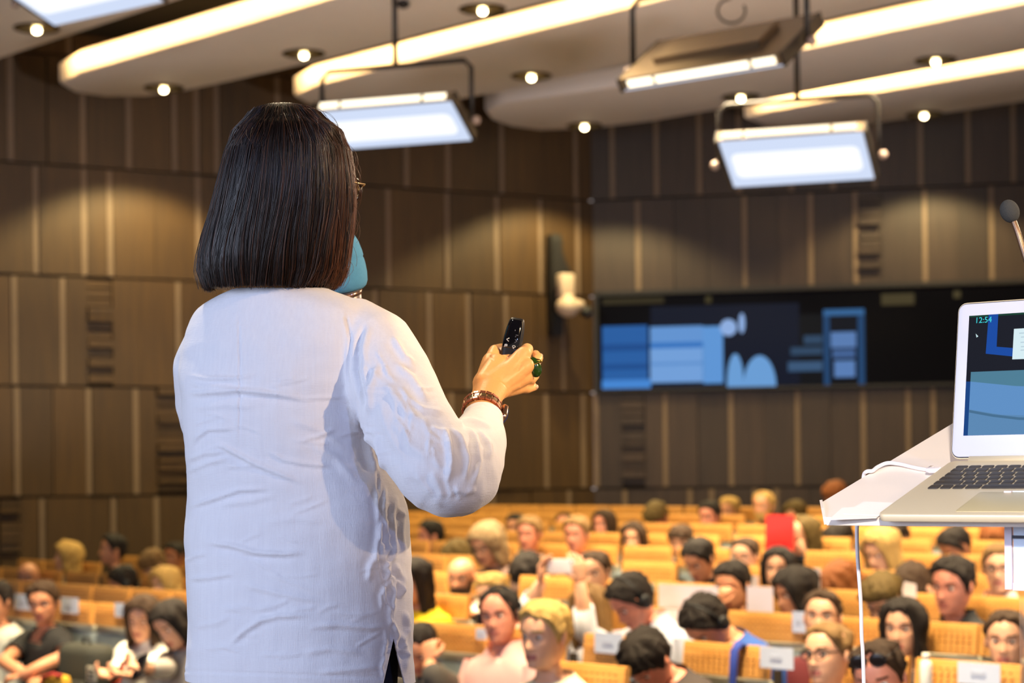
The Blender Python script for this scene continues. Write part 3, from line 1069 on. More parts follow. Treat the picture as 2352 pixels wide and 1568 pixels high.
def hair_mesh(F, style, vol=1.0, seed=0, nth=48, nj=22):
    rnd = np.random.default_rng(seed)
    base = 'tied' if style in ('bun', 'ponytail') else style
    hl = HL[base]
    th = np.arange(nth) * 2 * PI / nth
    deg = np.degrees(np.minimum(th, 2 * PI - th))
    zl = np.interp(deg, [a for a, _ in hl], [b for _, b in hl])
    zl = zl + rnd.normal(0, 0.004, nth) * (1 if base in ('long', 'bob', 'fringe') else 0.5)
    long_ = base in ('long', 'bob')
    top = {'short': .017, 'fringe': .02, 'receding': .010, 'long': .02, 'bob': .022, 'tied': .010}[base] * vol
    sid = {'short': .008, 'fringe': .014, 'receding': .007, 'long': .018, 'bob': .022, 'tied': .006}[base] * vol
    outer, inner = [], []
    k1, k2, p1, p2 = rnd.integers(7, 12), rnd.integers(14, 22), rnd.uniform(0, 6), rnd.uniform(0, 6)
    for j in range(nj):
        t = j / (nj - 1)
        # sample z from crown to the hairline, denser at the top
        z = 0.1128 - (0.1128 - zl) * (t ** 1.6)
        zz = np.maximum(z, -0.005) if long_ else z
        p = skull(th, np.clip(zz, -0.112, 0.1128))
        if long_:
            drop = np.minimum(z + 0.005, 0)
            hang = 1 - 0.25 * np.clip(-drop, 0, 0.3)
            p[:, 0] *= hang; p[:, 1] = np.where(p[:, 1] < 0, p[:, 1] * (1 - 1.2 * np.clip(-drop, 0, .3)), p[:, 1] * (1 - 0.3 * np.clip(-drop, 0, .3)))
            p[:, 2] = z
        r = np.stack([p[:, 0] / 0.075, p[:, 1] / 0.1, p[:, 2] * 0.6 / 0.11 * (p[:, 2] > 0)], -1)
        nr = r / np.maximum(np.linalg.norm(r, axis=1, keepdims=True), 1e-6)
        thick = sid + (top - sid) * smooth01(0.03, 0.11, p[:, 2])
        edge = smooth01(1.0, 0.82, t) if not long_ else (0.55 + 0.45 * smooth01(1.0, 0.9, t))
        amp = 0.0050 * vol if not long_ else 0.007
        nz = amp * (np.sin(k1 * th + p1 + 5 * t) + 0.6 * np.sin(k2 * th + p2 - 4 * t) + rnd.normal(0, 0.35, nth)) * smooth01(0.0, 0.35, t)
        pn = p + nr * 0.01
        fr3 = np.array([[95, 40, 60], [-60, 110, 35], [50, -80, 110], [170, 120, -90], [-140, 60, 190]]) * (1 if base in ('short', 'fringe', 'receding') else 0.6)
        nz = nz + (0.0042 if not long_ else 0.005) * vol * (np.sin(pn @ fr3.T + np.array([p1, p2, p1 + 1, p2 + 2, 3.0])) @ np.array([1, 1, 1, .5, .5])) / 2 * smooth01(0.0, 0.3, t)
        outer.append(p + nr * ((thick + nz) * edge + 0.002)[:, None])
        inner.append(p - nr * 0.004)
    o = np.array(outer); i_ = np.array(inner)[::-1]
    allr = np.concatenate([o, i_])
    flat = F.head(allr.reshape(-1, 3)).reshape(allr.shape)
    if long_:
        # hair below the chin hangs with gravity: less of the head's own turn
        w = np.ones(allr.shape[:2])
        w = np.where(allr[..., 2] < -0.10, 1 - 0.35 * smooth01(-0.10, -0.25, allr[..., 2]), 1)
        flat = F.head(allr.reshape(-1, 3), w.reshape(-1)).reshape(allr.shape)
    mb = MB()
    mb.loft([[Vector(p) for p in r] for r in flat])
    if style == 'bun':
        e = MB(); e.ball((0, 0.085, 0.085), (0.04, 0.04, 0.036), 14, 10)
        mb.add([Vector(p) for p in F.head(np.array(e.v))], e.f)
    if style == 'ponytail':
        e = MB(); e.tube([(0, 0.09, 0.04), (0, 0.135, 0.03), (0, 0.15, -0.04), (0, 0.13, -0.14), (0, 0.12, -0.2)], [0.015, 0.03, 0.034, 0.026, 0.006], 12)
        mb.add([Vector(p) for p in F.head(np.array(e.v))], e.f)
    return mb


def beard_mesh(F):
    mb = MB()
    th = np.linspace(-1.45, 1.45, 25)
    rows = []
    for z in (-0.045, -0.056, -0.07, -0.085, -0.1, -0.112):
        zt = z + 0.035 * (np.abs(th) > 0.95) * (1 if z > -0.05 else 0)
        p = face_features(skull(th, np.full(25, max(z, -0.112)) if z <= -0.05 else zt))
        d = np.stack([np.sin(th), -np.cos(th), 0 * th], -1)
        rows.append(p + d * (0.004 + 0.004 * (z < -0.06)))
    rows.append(face_features(skull(th, np.full(25, -0.112))) * np.array([0.6, 0.6, 1.06]))
    flat = F.head(np.array(rows).reshape(-1, 3)).reshape(len(rows), 25, 3)
    inner = F.head((np.array(rows) * np.array([0.93, 0.93, 1])).reshape(-1, 3)).reshape(len(rows), 25, 3)[::-1]
    mb.loft([[Vector(p) for p in r] for r in np.concatenate([flat, inner])], closed=False, cap0=False, cap1=False)
    return mb


def glasses_mesh(F, lens=(0.024, 0.019), y=-0.100, z=0.004, up=0.0):
    mb = MB()
    def T(p):
        return [Vector(v) for v in F.head(np.array(p))]
    for sx in (-1, 1):
        mb.tube(T([(sx * 0.031 + lens[0] * math.cos(a), y + 0.004 * abs(math.cos(a)), z + up + lens[1] * math.sin(a)) for a in np.linspace(0, 2 * PI, 21)]), 0.0024, 6)
        mb.tube(T([(sx * 0.055, y, z + 0.006 + up), (sx * 0.074, -0.05, z + 0.008 + up), (sx * 0.08, 0.02, z + 0.005 + up)]), 0.0022, 6)
    mb.tube(T([(-0.008, y - 0.003, z + 0.004 + up), (0, y - 0.006, z + 0.007 + up), (0.008, y - 0.003, z + 0.004 + up)]), 0.0022, 6)
    return mb


def headset_mesh(F, side=1):
    mb = MB()
    def T(p):
        return [Vector(v) for v in F.head(np.array(p))]
    mb.tube(T([(0.092 * math.sin(a), 0.01, 0.005 + 0.128 * math.cos(a)) for a in np.linspace(-1.6, 1.6, 17)]), 0.006, 8)
    for sx in (-1, 1):
        e = MB(); e.ball((sx * 0.092, 0.012, -0.005), (0.014, 0.03, 0.034), 12, 8)
        mb.add([Vector(p) for p in F.head(np.array(e.v))], e.f)
    return mb


def legs_mesh(F):
    mb = MB()
    st = F.seat
    for sx in (-1, 1):
        mb.tube([(sx * 0.085, 0.08, st + 0.02), (sx * 0.09, -0.08, st + 0.04), (sx * 0.1, -0.26, st + 0.03), (sx * 0.105, -0.40, st + 0.01), (sx * 0.105, -0.45, st - 0.06), (sx * 0.105, -0.45, st - 0.25), (sx * 0.105, -0.43, 0.07)],
                [0.09, 0.092, 0.078, 0.066, 0.062, 0.055, 0.045], 12)
        mb.rbox((sx * 0.11, -0.50, 0.045), (0.09, 0.26, 0.09), 0.04, mi=1)
    return mb


def default_arms(F, sleeve='long', spread=0.0):
    out = []
    zs = F.zn - 0.075
    for sx in (-1, 1):
        sh = F.pose(np.array([[sx * 0.19, 0.0, zs]]), np.zeros(1))[0]
        el = Vector((sx * (0.235 + spread), -0.05, max(F.seat + 0.16, zs - 0.27)))
        wr = Vector((sx * 0.085, -0.27, F.seat + 0.16))
        out.append({'pts': [Vector(sh), el, wr], 'dir': (-sx * 0.5, -0.85, -0.15), 'nrm': (0, 0, -1), 'side': sx, 'sleeve': sleeve, 'curl': 0.35})
    return out

# ================================================================== rows of chairs and the people in them
ROW = {}
for i_, c_ in enumerate('ABCDEFGHI'):
    ROW[c_] = 5.96 + 0.95 * i_
ROW['Z'] = 5.01
ROWNAME = {'Z': 'very front', 'A': 'first visible', 'B': 'second visible', 'C': 'third visible', 'D': 'fourth visible', 'E': 'fifth visible', 'F': 'sixth visible', 'G': 'seventh visible', 'H': 'second last', 'I': 'last'}
SEAT = 0.45
HR3 = Matrix.Rotation(HALL_ROT, 3, 'Z')


def to_local(p, root):
    return HR3.transposed() @ (Vector(p) - root)


M_SEATW = wood_mat('orange_beech_seat', srgb(206, 142, 66), srgb(226, 164, 88), 0.4, (3, 3, 30), 0.1)
M_SEATF = mat('blue_grey_upholstery', srgb(128, 138, 140), 0.9, noise=0.12, scale=60, bump=0.2)
M_SEATP = mat('pale_seat_piping', srgb(184, 180, 156), 0.8)
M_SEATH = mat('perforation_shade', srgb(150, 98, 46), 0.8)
M_SEATM = mat('dark_seat_metal', srgb(62, 56, 50), 0.5, 0.4)


def make_chair():
    e = empty('auditorium_chair')
    mb = MB()
    # perforated wooden top board, slightly curved, with rows of small holes as recessed dots
    rings = []
    for z, y in ((1.07, -0.004), (1.075, -0.008), (1.13, -0.002), (1.19, 0.006), (1.198, 0.010)):
        th_ = 0.02 if z in (1.07, 1.198) else 0.028
        front = [Vector((x, y + 0.02 * (abs(x) / 0.22) ** 2 * 0.3, z)) for x in np.linspace(-0.222, 0.222, 9)]
        back = [v + Vector((0, th_, 0)) for v in reversed(front)]
        rings.append(front + back)
    mb.loft(rings)
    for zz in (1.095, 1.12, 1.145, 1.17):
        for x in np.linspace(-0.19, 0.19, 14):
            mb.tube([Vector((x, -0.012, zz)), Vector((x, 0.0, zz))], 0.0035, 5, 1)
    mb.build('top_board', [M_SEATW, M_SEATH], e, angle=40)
    mb = MB()
    mb.rbox((0, 0.045, 0.0), (0.44, 0.52, 0.075), 0.03, Matrix.Rotation(-PI / 2, 3, 'X'))
    mb.v = [(v[0], v[1] - 0.0, v[2] + 0.775) for v in mb.v]
    bc = mb.build('back_cushion', M_SEATF, e, angle=60)
    mb = MB()
    mb.tube([(-0.215, 0.03, 1.045), (0.215, 0.03, 1.045)], 0.022, 10)
    mb.build('piping', M_SEATP, e)
    mb = MB()
    mb.rbox((0, -0.225, 0.405), (0.44, 0.46, 0.09), 0.05)
    mb.build('seat_cushion', M_SEATF, e, angle=60)
    mb = MB()
    mb.box((0, 0.06, 0.30), (0.36, 0.03, 0.6)); mb.box((0, -0.05, 0.02), (0.12, 0.36, 0.04)); mb.box((0, -0.03, 0.19), (0.08, 0.1, 0.34))
    mb.box((-0.2, 0.095, 0.75), (0.03, 0.02, 0.7)); mb.box((0.2, 0.095, 0.75), (0.03, 0.02, 0.7))
    mb.build('pedestal', M_SEATM, e, smooth=False)
    return e


# id: column of the head centre, row of the head top, seat row, head size, yaw, pitch, roll, lean, side, hair style, hair, skin, shirt, neck, extras, label, short phrase
PEOPLE = [
    ('L3', -6, 1335, 'A', 1.0, 20, 4, 0, 0, 0, 'short', 'dk', 'm', (206, 204, 190), 'crew', '', 'person in pale shirt cut off by the left edge of the photo', 'the sitter in pale shirt at the left edge'),
    ('L1', 100, 1336, 'A', 1.02, 42, 3, 2, 4, 3, 'short', 'br', 'm', (24, 22, 22), 'v', 'tee', 'person in black V-neck T-shirt with bare arms folded, near the left edge', 'the sitter in black T-shirt'),
    ('L2', 65, 1291, 'C', 1.0, 40, 6, 0, 0, 0, 'bald', 'br', 'm', (70, 64, 62), 'crew', '', 'person in dark top right behind the one in black T-shirt', 'the sitter behind the black T-shirt'),
    ('L4', 158, 1245, 'D', 1.05, -22, -4, 0, 0, 0, 'bob', 'bl', 'f', (196, 186, 160), 'crew', '', 'person in pale cream top looking left, at the back near the left wall', 'the sitter in cream top'),
    ('L5', 262, 1228, 'D', 1.05, -20, -4, 0, 0, 0, 'short', 'dk', 'm', (48, 44, 46), 'polo', 'tie', 'person in dark suit and tie looking left, at the left wall', 'the sitter in suit and tie'),
    ('L6', 285, 1300, 'C', 1.0, -30, 22, 0, 6, 0, 'short', 'dk', 'm', (46, 40, 40), 'crew', 'hset', 'person wearing a black headset, bent forward below the one in suit and tie', 'the bent sitter with black headset'),
    ('L7', 380, 1303, 'C', 1.0, 5, 8, 0, 0, 0, 'bob', 'bl', 'f', (206, 196, 182), 'crew', '', 'person in white top behind two seated at the speaker\'s left hip', 'the sitter in white behind the left pair'),
    ('L8', 354, 1262, 'D', 1.0, 0, 38, 0, 8, 0, 'fringe', 'lb', 'f', (120, 96, 70), 'crew', '', 'person with bowed head in brown, at the left wall beside the speaker', 'the bowed sitter in brown'),
    ('L9', 403, 1246, 'E', 1.0, 15, 4, 0, 0, 0, 'short', 'dk', 't', (150, 110, 70), 'crew', '', 'person partly hidden by the speaker\'s white shirt, last row at left', 'the sitter half behind the white shirt'),
    ('L10', 328, 1370, 'A', 1.0, 36, 12, 0, 0, 5, 'long', 'br', 'f', (232, 226, 216), 'polo', 'phone2', 'person in white jacket looking down at an orange phone', 'the sitter in white jacket'),
    ('L11', 396, 1378, 'A', 1.02, 15, 26, 8, 4, -3, 'long', 'dk', 'f', (168, 160, 152), 'crew', 'phone1', 'person in grey top leaning over a phone, touching the speaker\'s shirt', 'the sitter in grey leaning over a phone'),
    ('M24', 962, 1428, 'A', 0.95, 30, 30, -5, 4, 0, 'tied', 'dk', 'm', (78, 72, 66), 'crew', 'face', 'person in dark grey bowing right beside the white shirt hem', 'the bowed sitter beside the white shirt'),
    ('N1', 950, 1283, 'B', 1.0, 10, 10, 0, 0, 0, 'long', 'dk', 'm', (236, 200, 20), 'crew', '', 'person in bright yellow top half hidden by the speaker', 'the sitter in yellow'),
    ('M11', 1147, 1351, 'A', 1.0, 26, 2, 4, 0, 0, 'receding', 'dk', 'r', (232, 182, 172), 'polo', 'hset', 'person in pink shirt with black headset, in the first row right of the speaker', 'the sitter in pink shirt'),
    ('M12', 1252, 1382, 'Z', 1.0, 8, 4, 0, 0, 0, 'short', 'bl', 'f', (206, 198, 172), 'crew', '', 'person in cream T-shirt seated in front of the pink shirt', 'the sitter in cream T-shirt'),
    ('M23', 1485, 1443, 'A', 1.0, 5, 38, 0, 16, 0, 'fringe', 'dk', 'r', (60, 50, 48), 'crew', '', 'person bent far forward at the bottom edge, face down, below the white card', 'the sitter bent forward at the bottom edge'),
    ('R21', 1903, 1430, 'A', 0.98, 2, -2, 4, 0, 0, 'tied', 'lb', 'f', (110, 84, 62), 'crew', 'gls', 'person wearing dark rimmed glasses, below the lectern corner at the bottom edge', 'the sitter with glasses at the bottom edge'),
    ('R22', 2018, 1472, 'Z', 0.92, 22, 12, 6, 4, 0, 'receding', 'br', 'r', (150, 120, 100), 'crew', 'shades', 'person with sunglasses pushed up on the head, at the bottom edge', 'the sitter with sunglasses on the head'),
    ('M10', 1130, 1318, 'B', 0.93, 12, 10, 0, 0, 0, 'short', 'bl', 'f', (220, 160, 140), 'crew', '', 'person half hidden behind the pink shirt sitter\'s head', 'the sitter hidden behind the pink shirt'),
    ('M14', 1358, 1345, 'B', 1.0, 18, 0, 0, 0, 0, 'long', 'lb', 'f', (206, 206, 214), 'crew', 'photo', 'person holding a white phone up with both raised arms', 'the sitter holding up a phone'),
    ('M17', 1449, 1316, 'B', 1.04, -12, 34, 0, 6, 0, 'short', 'dk', 'r', (214, 216, 226), 'polo', 'hset', 'person in white shirt looking down, black headset behind the ear', 'the sitter in white shirt looking down'),
    ('M22', 1620, 1362, 'B', 1.06, -4, 42, 0, 14, 0, 'short', 'dk', 'm', (44, 84, 160), 'crew', 'hset', 'person in blue hooded top bowing with face down', 'the sitter in blue hooded top'),
    ('R9', 1890, 1355, 'B', 0.98, 28, -4, 0, 0, 0, 'bun', 'br', 'f', (112, 40, 44), 'crew', '', 'person in dark red top looking up, beside a small white card', 'the sitter in dark red top'),
    ('R19', 2076, 1376, 'B', 1.0, 18, 2, 0, 0, 0, 'long', 'dk', 'f', (70, 60, 60), 'crew', '', 'person in dark top before an empty wooden chair, right of the hanging cable', 'the sitter in dark top right of the cable'),
    ('R20', 2312, 1401, 'B', 1.0, 25, 2, 0, 0, 0, 'tied', 'br', 'f', (52, 44, 44), 'crew', '', 'person in dark top under the lectern foot, near the right edge', 'the sitter in dark top near the right edge'),
    ('M9', 1060, 1279, 'C', 1.02, 28, 6, 0, 0, 0, 'bald', 'br', 'm', (206, 200, 188), 'crew', 'beard', 'person in light grey T-shirt holding a small black microphone', 'the sitter in light grey T-shirt'),
    ('M4', 1213, 1268, 'D', 1.05, 0, 48, 0, 10, 0, 'fringe', 'dk', 'm', (96, 60, 50), 'crew', '', 'person bowed face down, left of the raised white phone', 'the bowed sitter left of the phone'),
    ('M13', 1366, 1265, 'C', 1.0, 24, 6, 0, 0, 0, 'tied', 'br', 'f', (96, 70, 56), 'crew', '', 'person in brown right behind the raised arms with the phone', 'the sitter behind the raised arms'),
    ('M21', 1682, 1291, 'C', 1.03, 12, 8, 0, 4, 0, 'short', 'dk', 'm', (44, 40, 44), 'polo', 'chin', 'person in dark jacket resting the chin on a hand, behind the blue hooded top', 'the sitter with chin on hand'),
    ('R8', 1826, 1306, 'C', 1.02, -18, 10, 0, 4, 0, 'bob', 'dk', 'm', (36, 32, 34), 'crew', '', 'person in black turned to the left beside white sheets of paper', 'the sitter in black turned left'),
    ('R10', 1930, 1291, 'D', 1.05, -20, 44, 0, 10, 0, 'bob', 'rd', 'f', (150, 100, 60), 'crew', '', 'person bowed low just left of the hanging white cable', 'the bowed sitter left of the cable'),
    ('R18', 2024, 1316, 'C', 1.0, 10, 26, 0, 6, 0, 'fringe', 'ol', 'f', (172, 164, 150), 'crew', 'gls', 'person wearing glasses looking down, right of the hanging cable', 'the sitter with glasses looking down'),
    ('R15', 2190, 1280, 'C', 1.1, 4, 4, -8, 4, -4, 'short', 'dk', 'r', (34, 34, 36), 'polo', '', 'person in black jacket leaning left, large under the lectern', 'the sitter in black jacket under the lectern'),
    ('R17', 2098, 1292, 'D', 1.05, -10, 46, 0, 10, 0, 'fringe', 'br', 'f', (84, 72, 60), 'crew', '', 'person bowed face down behind the white folded card', 'the bowed sitter behind the folded card'),
    ('R16', 2296, 1250, 'D', 1.02, 28, 2, 0, 0, 0, 'short', 'lb', 'f', (222, 206, 196), 'polo', 'gls', 'person in white shirt beside the lectern foot, facing the stage', 'the sitter in white beside the lectern foot'),
    ('M2b', 1050, 1240, 'E', 1.0, -30, 34, 0, 8, 0, 'fringe', 'ol', 'm', (60, 54, 40), 'crew', '', 'person in olive bowed between two others, right of the speaker', 'the bowed sitter in olive'),
    ('M2', 1118, 1201, 'D', 1.1, 8, 20, 0, 4, 0, 'bob', 'gr', 'f', (110, 84, 74), 'crew', 'gls', 'person wearing glasses looking down, just below the raised elbow', 'the sitter with glasses below the elbow'),
    ('M18', 1604, 1236, 'D', 1.02, 6, 26, 0, 4, 0, 'short', 'dk', 'm', (40, 36, 38), 'polo', '', 'person in black jacket looking down at a desk, below the dark window', 'the sitter in black jacket looking down'),
    ('R6', 1787, 1258, 'D', 1.0, 30, 0, 0, 0, 0, 'long', 'dk', 'f', (60, 52, 56), 'crew', '', 'person in dark top directly below the red folder', 'the sitter below the red folder'),
    ('M3', 1216, 1187, 'E', 1.02, 22, 4, 0, 0, 0, 'short', 'lb', 'r', (104, 84, 70), 'crew', '', 'person in brown facing the stage, right of the raised elbow', 'the sitter in brown right of the elbow'),
    ('M5', 1325, 1187, 'E', 1.02, 22, 4, 0, 0, 0, 'short', 'lb', 'r', (196, 160, 90), 'crew', '', 'person in mustard top facing the stage above the raised phone', 'the sitter in mustard top'),
    ('R7', 1712, 1234, 'E', 1.0, 14, 6, 0, 0, 0, 'tied', 'br', 'f', (200, 150, 84), 'crew', '', 'person in tan top left of the red folder', 'the sitter in tan top'),
    ('R12', 2022, 1213, 'E', 1.1, 0, 18, 0, 4, 0, 'long', 'bl', 'f', (186, 140, 110), 'crew', '', 'person in light brown just right of the cable below the lectern board', 'the sitter right of the cable top'),
    ('R14', 2192, 1209, 'F', 1.05, -14, 30, 0, 6, 0, 'short', 'dk', 't', (56, 60, 66), 'crew', '', 'person in dark blue looking down below the lectern board', 'the sitter in dark blue below the lectern'),
    ('R4', 1850, 1187, 'F', 1.0, -6, 6, 0, 0, 0, 'long', 'ol', 'f', (36, 36, 42), 'crew', 'folder', 'person in dark top holding up a red folder', 'the sitter holding the red folder'),
    ('M1', 990, 1196, 'F', 1.05, -24, 2, 0, 0, 0, 'short', 'dk', 'r', (56, 46, 42), 'polo', '', 'person in dark jacket looking left, next to the white shirt', 'the sitter in dark jacket looking left'),
    ('M15', 1456, 1200, 'F', 1.0, 28, 2, 0, 0, 0, 'long', 'br', 'f', (180, 130, 60), 'crew', '', 'person in ochre top below the left part of the dark window', 'the sitter in ochre top'),
    ('M19', 1565, 1207, 'F', 1.0, 28, 10, 0, 0, 0, 'fringe', 'br', 'f', (150, 110, 66), 'crew', '', 'person in tan top leaning on the row before the red shirt', 'the sitter before the red shirt'),
    ('R11', 1928, 1198, 'G', 1.1, -10, 30, 0, 8, 0, 'fringe', 'dk', 'm', (60, 44, 36), 'crew', '', 'person bowed under the left corner of the lectern board', 'the bowed sitter under the lectern corner'),
    ('R13', 2056, 1198, 'G', 1.0, 10, 8, 0, 0, 0, 'long', 'dk', 'r', (40, 36, 38), 'crew', '', 'person in dark top directly under the lectern board, right of the cable', 'the sitter under the lectern board'),
    ('R23', 2290, 1196, 'G', 1.1, 0, 34, 0, 8, 0, 'long', 'rd', 'f', (170, 112, 50), 'crew', '', 'person bowed in orange brown, left of the lectern foot', 'the bowed sitter in orange brown'),
    ('M8', 1186, 1181, 'G', 1.0, 20, 0, 0, 0, 0, 'short', 'dk', 'm', (70, 54, 44), 'crew', '', 'person in dark top, small, left of the one in brown', 'the small sitter in dark top'),
    ('M7', 1388, 1172, 'G', 1.0, 10, 0, 0, 0, 0, 'long', 'br', 'r', (190, 146, 66), 'crew', '', 'person in mustard top in the seventh row, under the screen\'s left end', 'the sitter under the screen\'s left end'),  # the screen named here is the dark booth window
    ('R24', 2238, 1200, 'H', 1.1, 0, 8, 0, 0, 0, 'bob', 'rd', 't', (120, 60, 36), 'crew', '', 'person in rust top under the lectern board near its foot', 'the sitter in rust top'),
    ('M6', 1297, 1178, 'H', 1.0, 30, 0, 0, 0, 0, 'receding', 'br', 'r', (120, 90, 60), 'crew', '', 'person in the second last row right above the mustard top', 'the sitter above the mustard top'),
    ('M16', 1508, 1152, 'H', 1.08, 10, 40, 0, 8, 0, 'fringe', 'ol', 'r', (150, 96, 70), 'crew', '', 'person bowed in the second last row below the dark window', 'the bowed sitter below the dark window'),
    ('M20', 1630, 1152, 'H', 1.06, 14, 6, 0, 0, 0, 'short', 'dk', 'r', (170, 50, 34), 'crew', '', 'person in red shirt in the second last row', 'the sitter in red shirt'),
    ('R1', 1754, 1128, 'H', 1.02, 16, 4, 0, 0, 0, 'receding', 'bl', 'm', (190, 180, 170), 'crew', 'beard', 'person in pale top above the red folder', 'the sitter above the red folder'),
    ('R2', 1676, 1142, 'I', 1.0, 10, 4, 0, 0, 0, 'short', 'bl', 'm', (150, 120, 70), 'crew', '', 'person in the last row right of the red shirt', 'the sitter right of the red shirt'),
    ('R3', 1826, 1151, 'I', 1.0, 10, 20, 0, 0, 0, 'long', 'ol', 'f', (150, 116, 60), 'crew', '', 'person in the last row right of the red folder', 'the sitter right of the red folder'),
    ('R5', 1917, 1106, 'I', 1.08, 10, 26, 0, 0, 0, 'fringe', 'rd', 't', (110, 70, 40), 'crew', '', 'person in the last row, head above the lectern\'s slanting edge', 'the sitter above the lectern edge'),
]

CHAIRS = {}      # row -> [(a, person id or None)]
FIGS = {}
legs_cache = {}
for pi, (pid, px, ytop, row, hs, yaw, pitch, roll, lean, side, style, hc, sk, shirt, neck, ext, label, short) in enumerate(PEOPLE):
    s = ROW[row] - 0.13
    d = ray(px, 1300)
    D = s / (d.x * V.x + V.y)
    a = (Vector((d.x * D, D, 0))).dot(U)
    fl_ = rake(ROW[row], a)
    zh = 1.2
    sk_pts = skull(np.repeat(np.linspace(0, 2 * PI, 24), 9), np.tile(np.linspace(-0.06, 0.1128, 9), 24)) * 1.06
    for it in range(5):
        F = Fig(zh, hs, yaw, pitch, roll, lean, side, SEAT)
        fl_ = rake(ROW[row], a)
        root = hall(a, s, fl_)
        w = np.array(HR3 @ Vector((1, 0, 0)))
        pts = F.head(sk_pts) @ np.array(HR3).T + np.array(root)
        qx, qy = project_np(pts)
        c = F.head(np.zeros((1, 3)))[0]
        cw = HR3 @ Vector(c) + root
        ppx = (qx.min() + qx.max()) / 2
        a += (px - ppx) * cw.y / FPX / U.x * 0.66
        zh += (qy.min() - ytop) * cw.y / FPX
    FIGS[pid] = (F, root.copy())
    zh = F.zh
    CHAIRS.setdefault(row, []).append((a, pid, short))
    arms = default_arms(F, 'short' if 'tee' in ext else 'long')
    def L(px_, py_, D_):
        return to_local(P(px_, py_, D_), root)
    D0 = cw.y
    if ext == 'tee':
        arms[0].update(pts=[arms[0]['pts'][0], L(8, 1520, D0 - 0.1), L(76, 1560, D0 - 0.3)], dir=(0.7, -0.3, -0.1), nrm=(0, 0.3, -1), side=-1)
        arms[1].update(pts=[arms[1]['pts'][0], L(146, 1508, D0 - 0.15), L(44, 1552, D0 - 0.36)], dir=(-0.9, -0.2, -0.2), nrm=(0, 0.3, -1), side=1)
    if ext == 'photo':
        arms[0].update(pts=[arms[0]['pts'][0], L(1210, 1400, D0 - 0.22), L(1243, 1338, D0 - 0.3)], dir=(0.15, -0.1, 1), nrm=(0.75, 0.4, 0), side=1, cuff=0.16, curl=0.5)
        arms[1].update(pts=[arms[1]['pts'][0], L(1347, 1452, D0 - 0.22), L(1332, 1335, D0 - 0.3)], dir=(-0.1, -0.1, 1), nrm=(-0.75, 0.4, 0), side=-1, cuff=0.20, curl=0.5)
    if ext == 'folder':
        arms[0].update(pts=[arms[0]['pts'][0], L(1845, 1292, D0 - 0.2), L(1833, 1240, D0 - 0.3)], dir=(-0.1, -0.1, 1), nrm=(-0.6, 0.2, 0), side=-1, cuff=0.12, curl=0.5)
    if ext == 'chin':
        arms[0].update(pts=[arms[0]['pts'][0], L(1640, 1440, D0 - 0.2), L(1652, 1392, D0 - 0.16)], dir=(0.3, 0.1, 1), nrm=(0.3, 1, 0), side=1, curl=1.2)
    if ext == 'phone2':
        arms[0].update(pts=[arms[0]['pts'][0], L(285, 1520, D0 - 0.1), L(262, 1548, D0 - 0.28)], dir=(-0.1, -0.8, 0.1), nrm=(0.5, 0, 0.7), side=1, curl=0.7)
        arms[1].update(pts=[arms[1]['pts'][0], L(345, 1530, D0 - 0.15), L(300, 1552, D0 - 0.3)], dir=(-0.5, -0.7, 0.1), nrm=(-0.3, 0, 0.8), side=-1, curl=0.7)
    if ext == 'phone1':
        arms[0].update(pts=[arms[0]['pts'][0], L(378, 1536, D0 - 0.12), L(335, 1535, D0 - 0.32)], dir=(-0.4, -0.7, 0.2), nrm=(0.4, 0, 0.8), side=1, curl=0.8)
    if ext == 'face':
        arms[1].update(pts=[arms[1]['pts'][0], L(1000, 1560, D0 - 0.25), L(985, 1520, D0 - 0.2)], dir=(-0.3, 0.3, 1), nrm=(-0.4, 1, 0), side=1, curl=1.0)
    if pid == 'M9':
        arms[0].update(pts=[arms[0]['pts'][0], L(1030, 1450, D0 - 0.15), L(1068, 1440, D0 - 0.32)], dir=(0.3, -0.2, 0.9), nrm=(0.5, 0.5, 0), side=1, curl=1.0)
    near = row in 'ZABC'
    mb, mats = body_mesh(F, skin_mat(sk), hc, arms, 40 if near else 30)
    body = mb.build('person', mats, None, loc=root)
    body.rotation_euler = (0, 0, HALL_ROT)
    tag(body, label, 'person', 'seated audience')
    if style != 'bald':
        hair_mesh(F, style, 1.0, pi).build('hair', hair_mat(hc), body)
    nk = neck
    shirt_mesh(F, arms, neck=nk).build('shirt', cloth_mat(shirt), body)
    legs_mesh(F).build('trousers', [M_TROUSER, M_SHOE], body)
    if 'beard' in ext or pid == 'M9':
        beard_mesh(F).build('beard', hair_mat('br' if pid == 'M9' else 'bl'), body)
    if 'gls' in ext:
        glasses_mesh(F).build('glasses', M_GLS, body)
    if 'shades' in ext:
        g = glasses_mesh(F, (0.027, 0.022), y=-0.082, z=0.07, up=0.018)
        for sx in (-1, 1):
            e_ = MB(); e_.ball((sx * 0.031, -0.082, 0.088), (0.026, 0.004, 0.021), 12, 6)
            g.add([Vector(p) for p in F.head(np.array(e_.v))], e_.f)
        g.build('sunglasses', M_GLS, body)
    if 'hset' in ext:
        headset_mesh(F).build('headset', M_HSET, body)
    if ext == 'tie':
        t_ = MB(); zz = F.zn
        t_.tube([Vector(p) for p in F.pose(np.array([[0, -0.085, zz - 0.03], [0, -0.118, zz - 0.10], [0, -0.13, zz - 0.24], [0, -0.134, zz - 0.34]]), np.zeros(4))], [0.016, 0.022, 0.034, 0.006], 8, flat=0.3, up=(0, -1, 0))
        t_.build('tie', M_HSET, body)

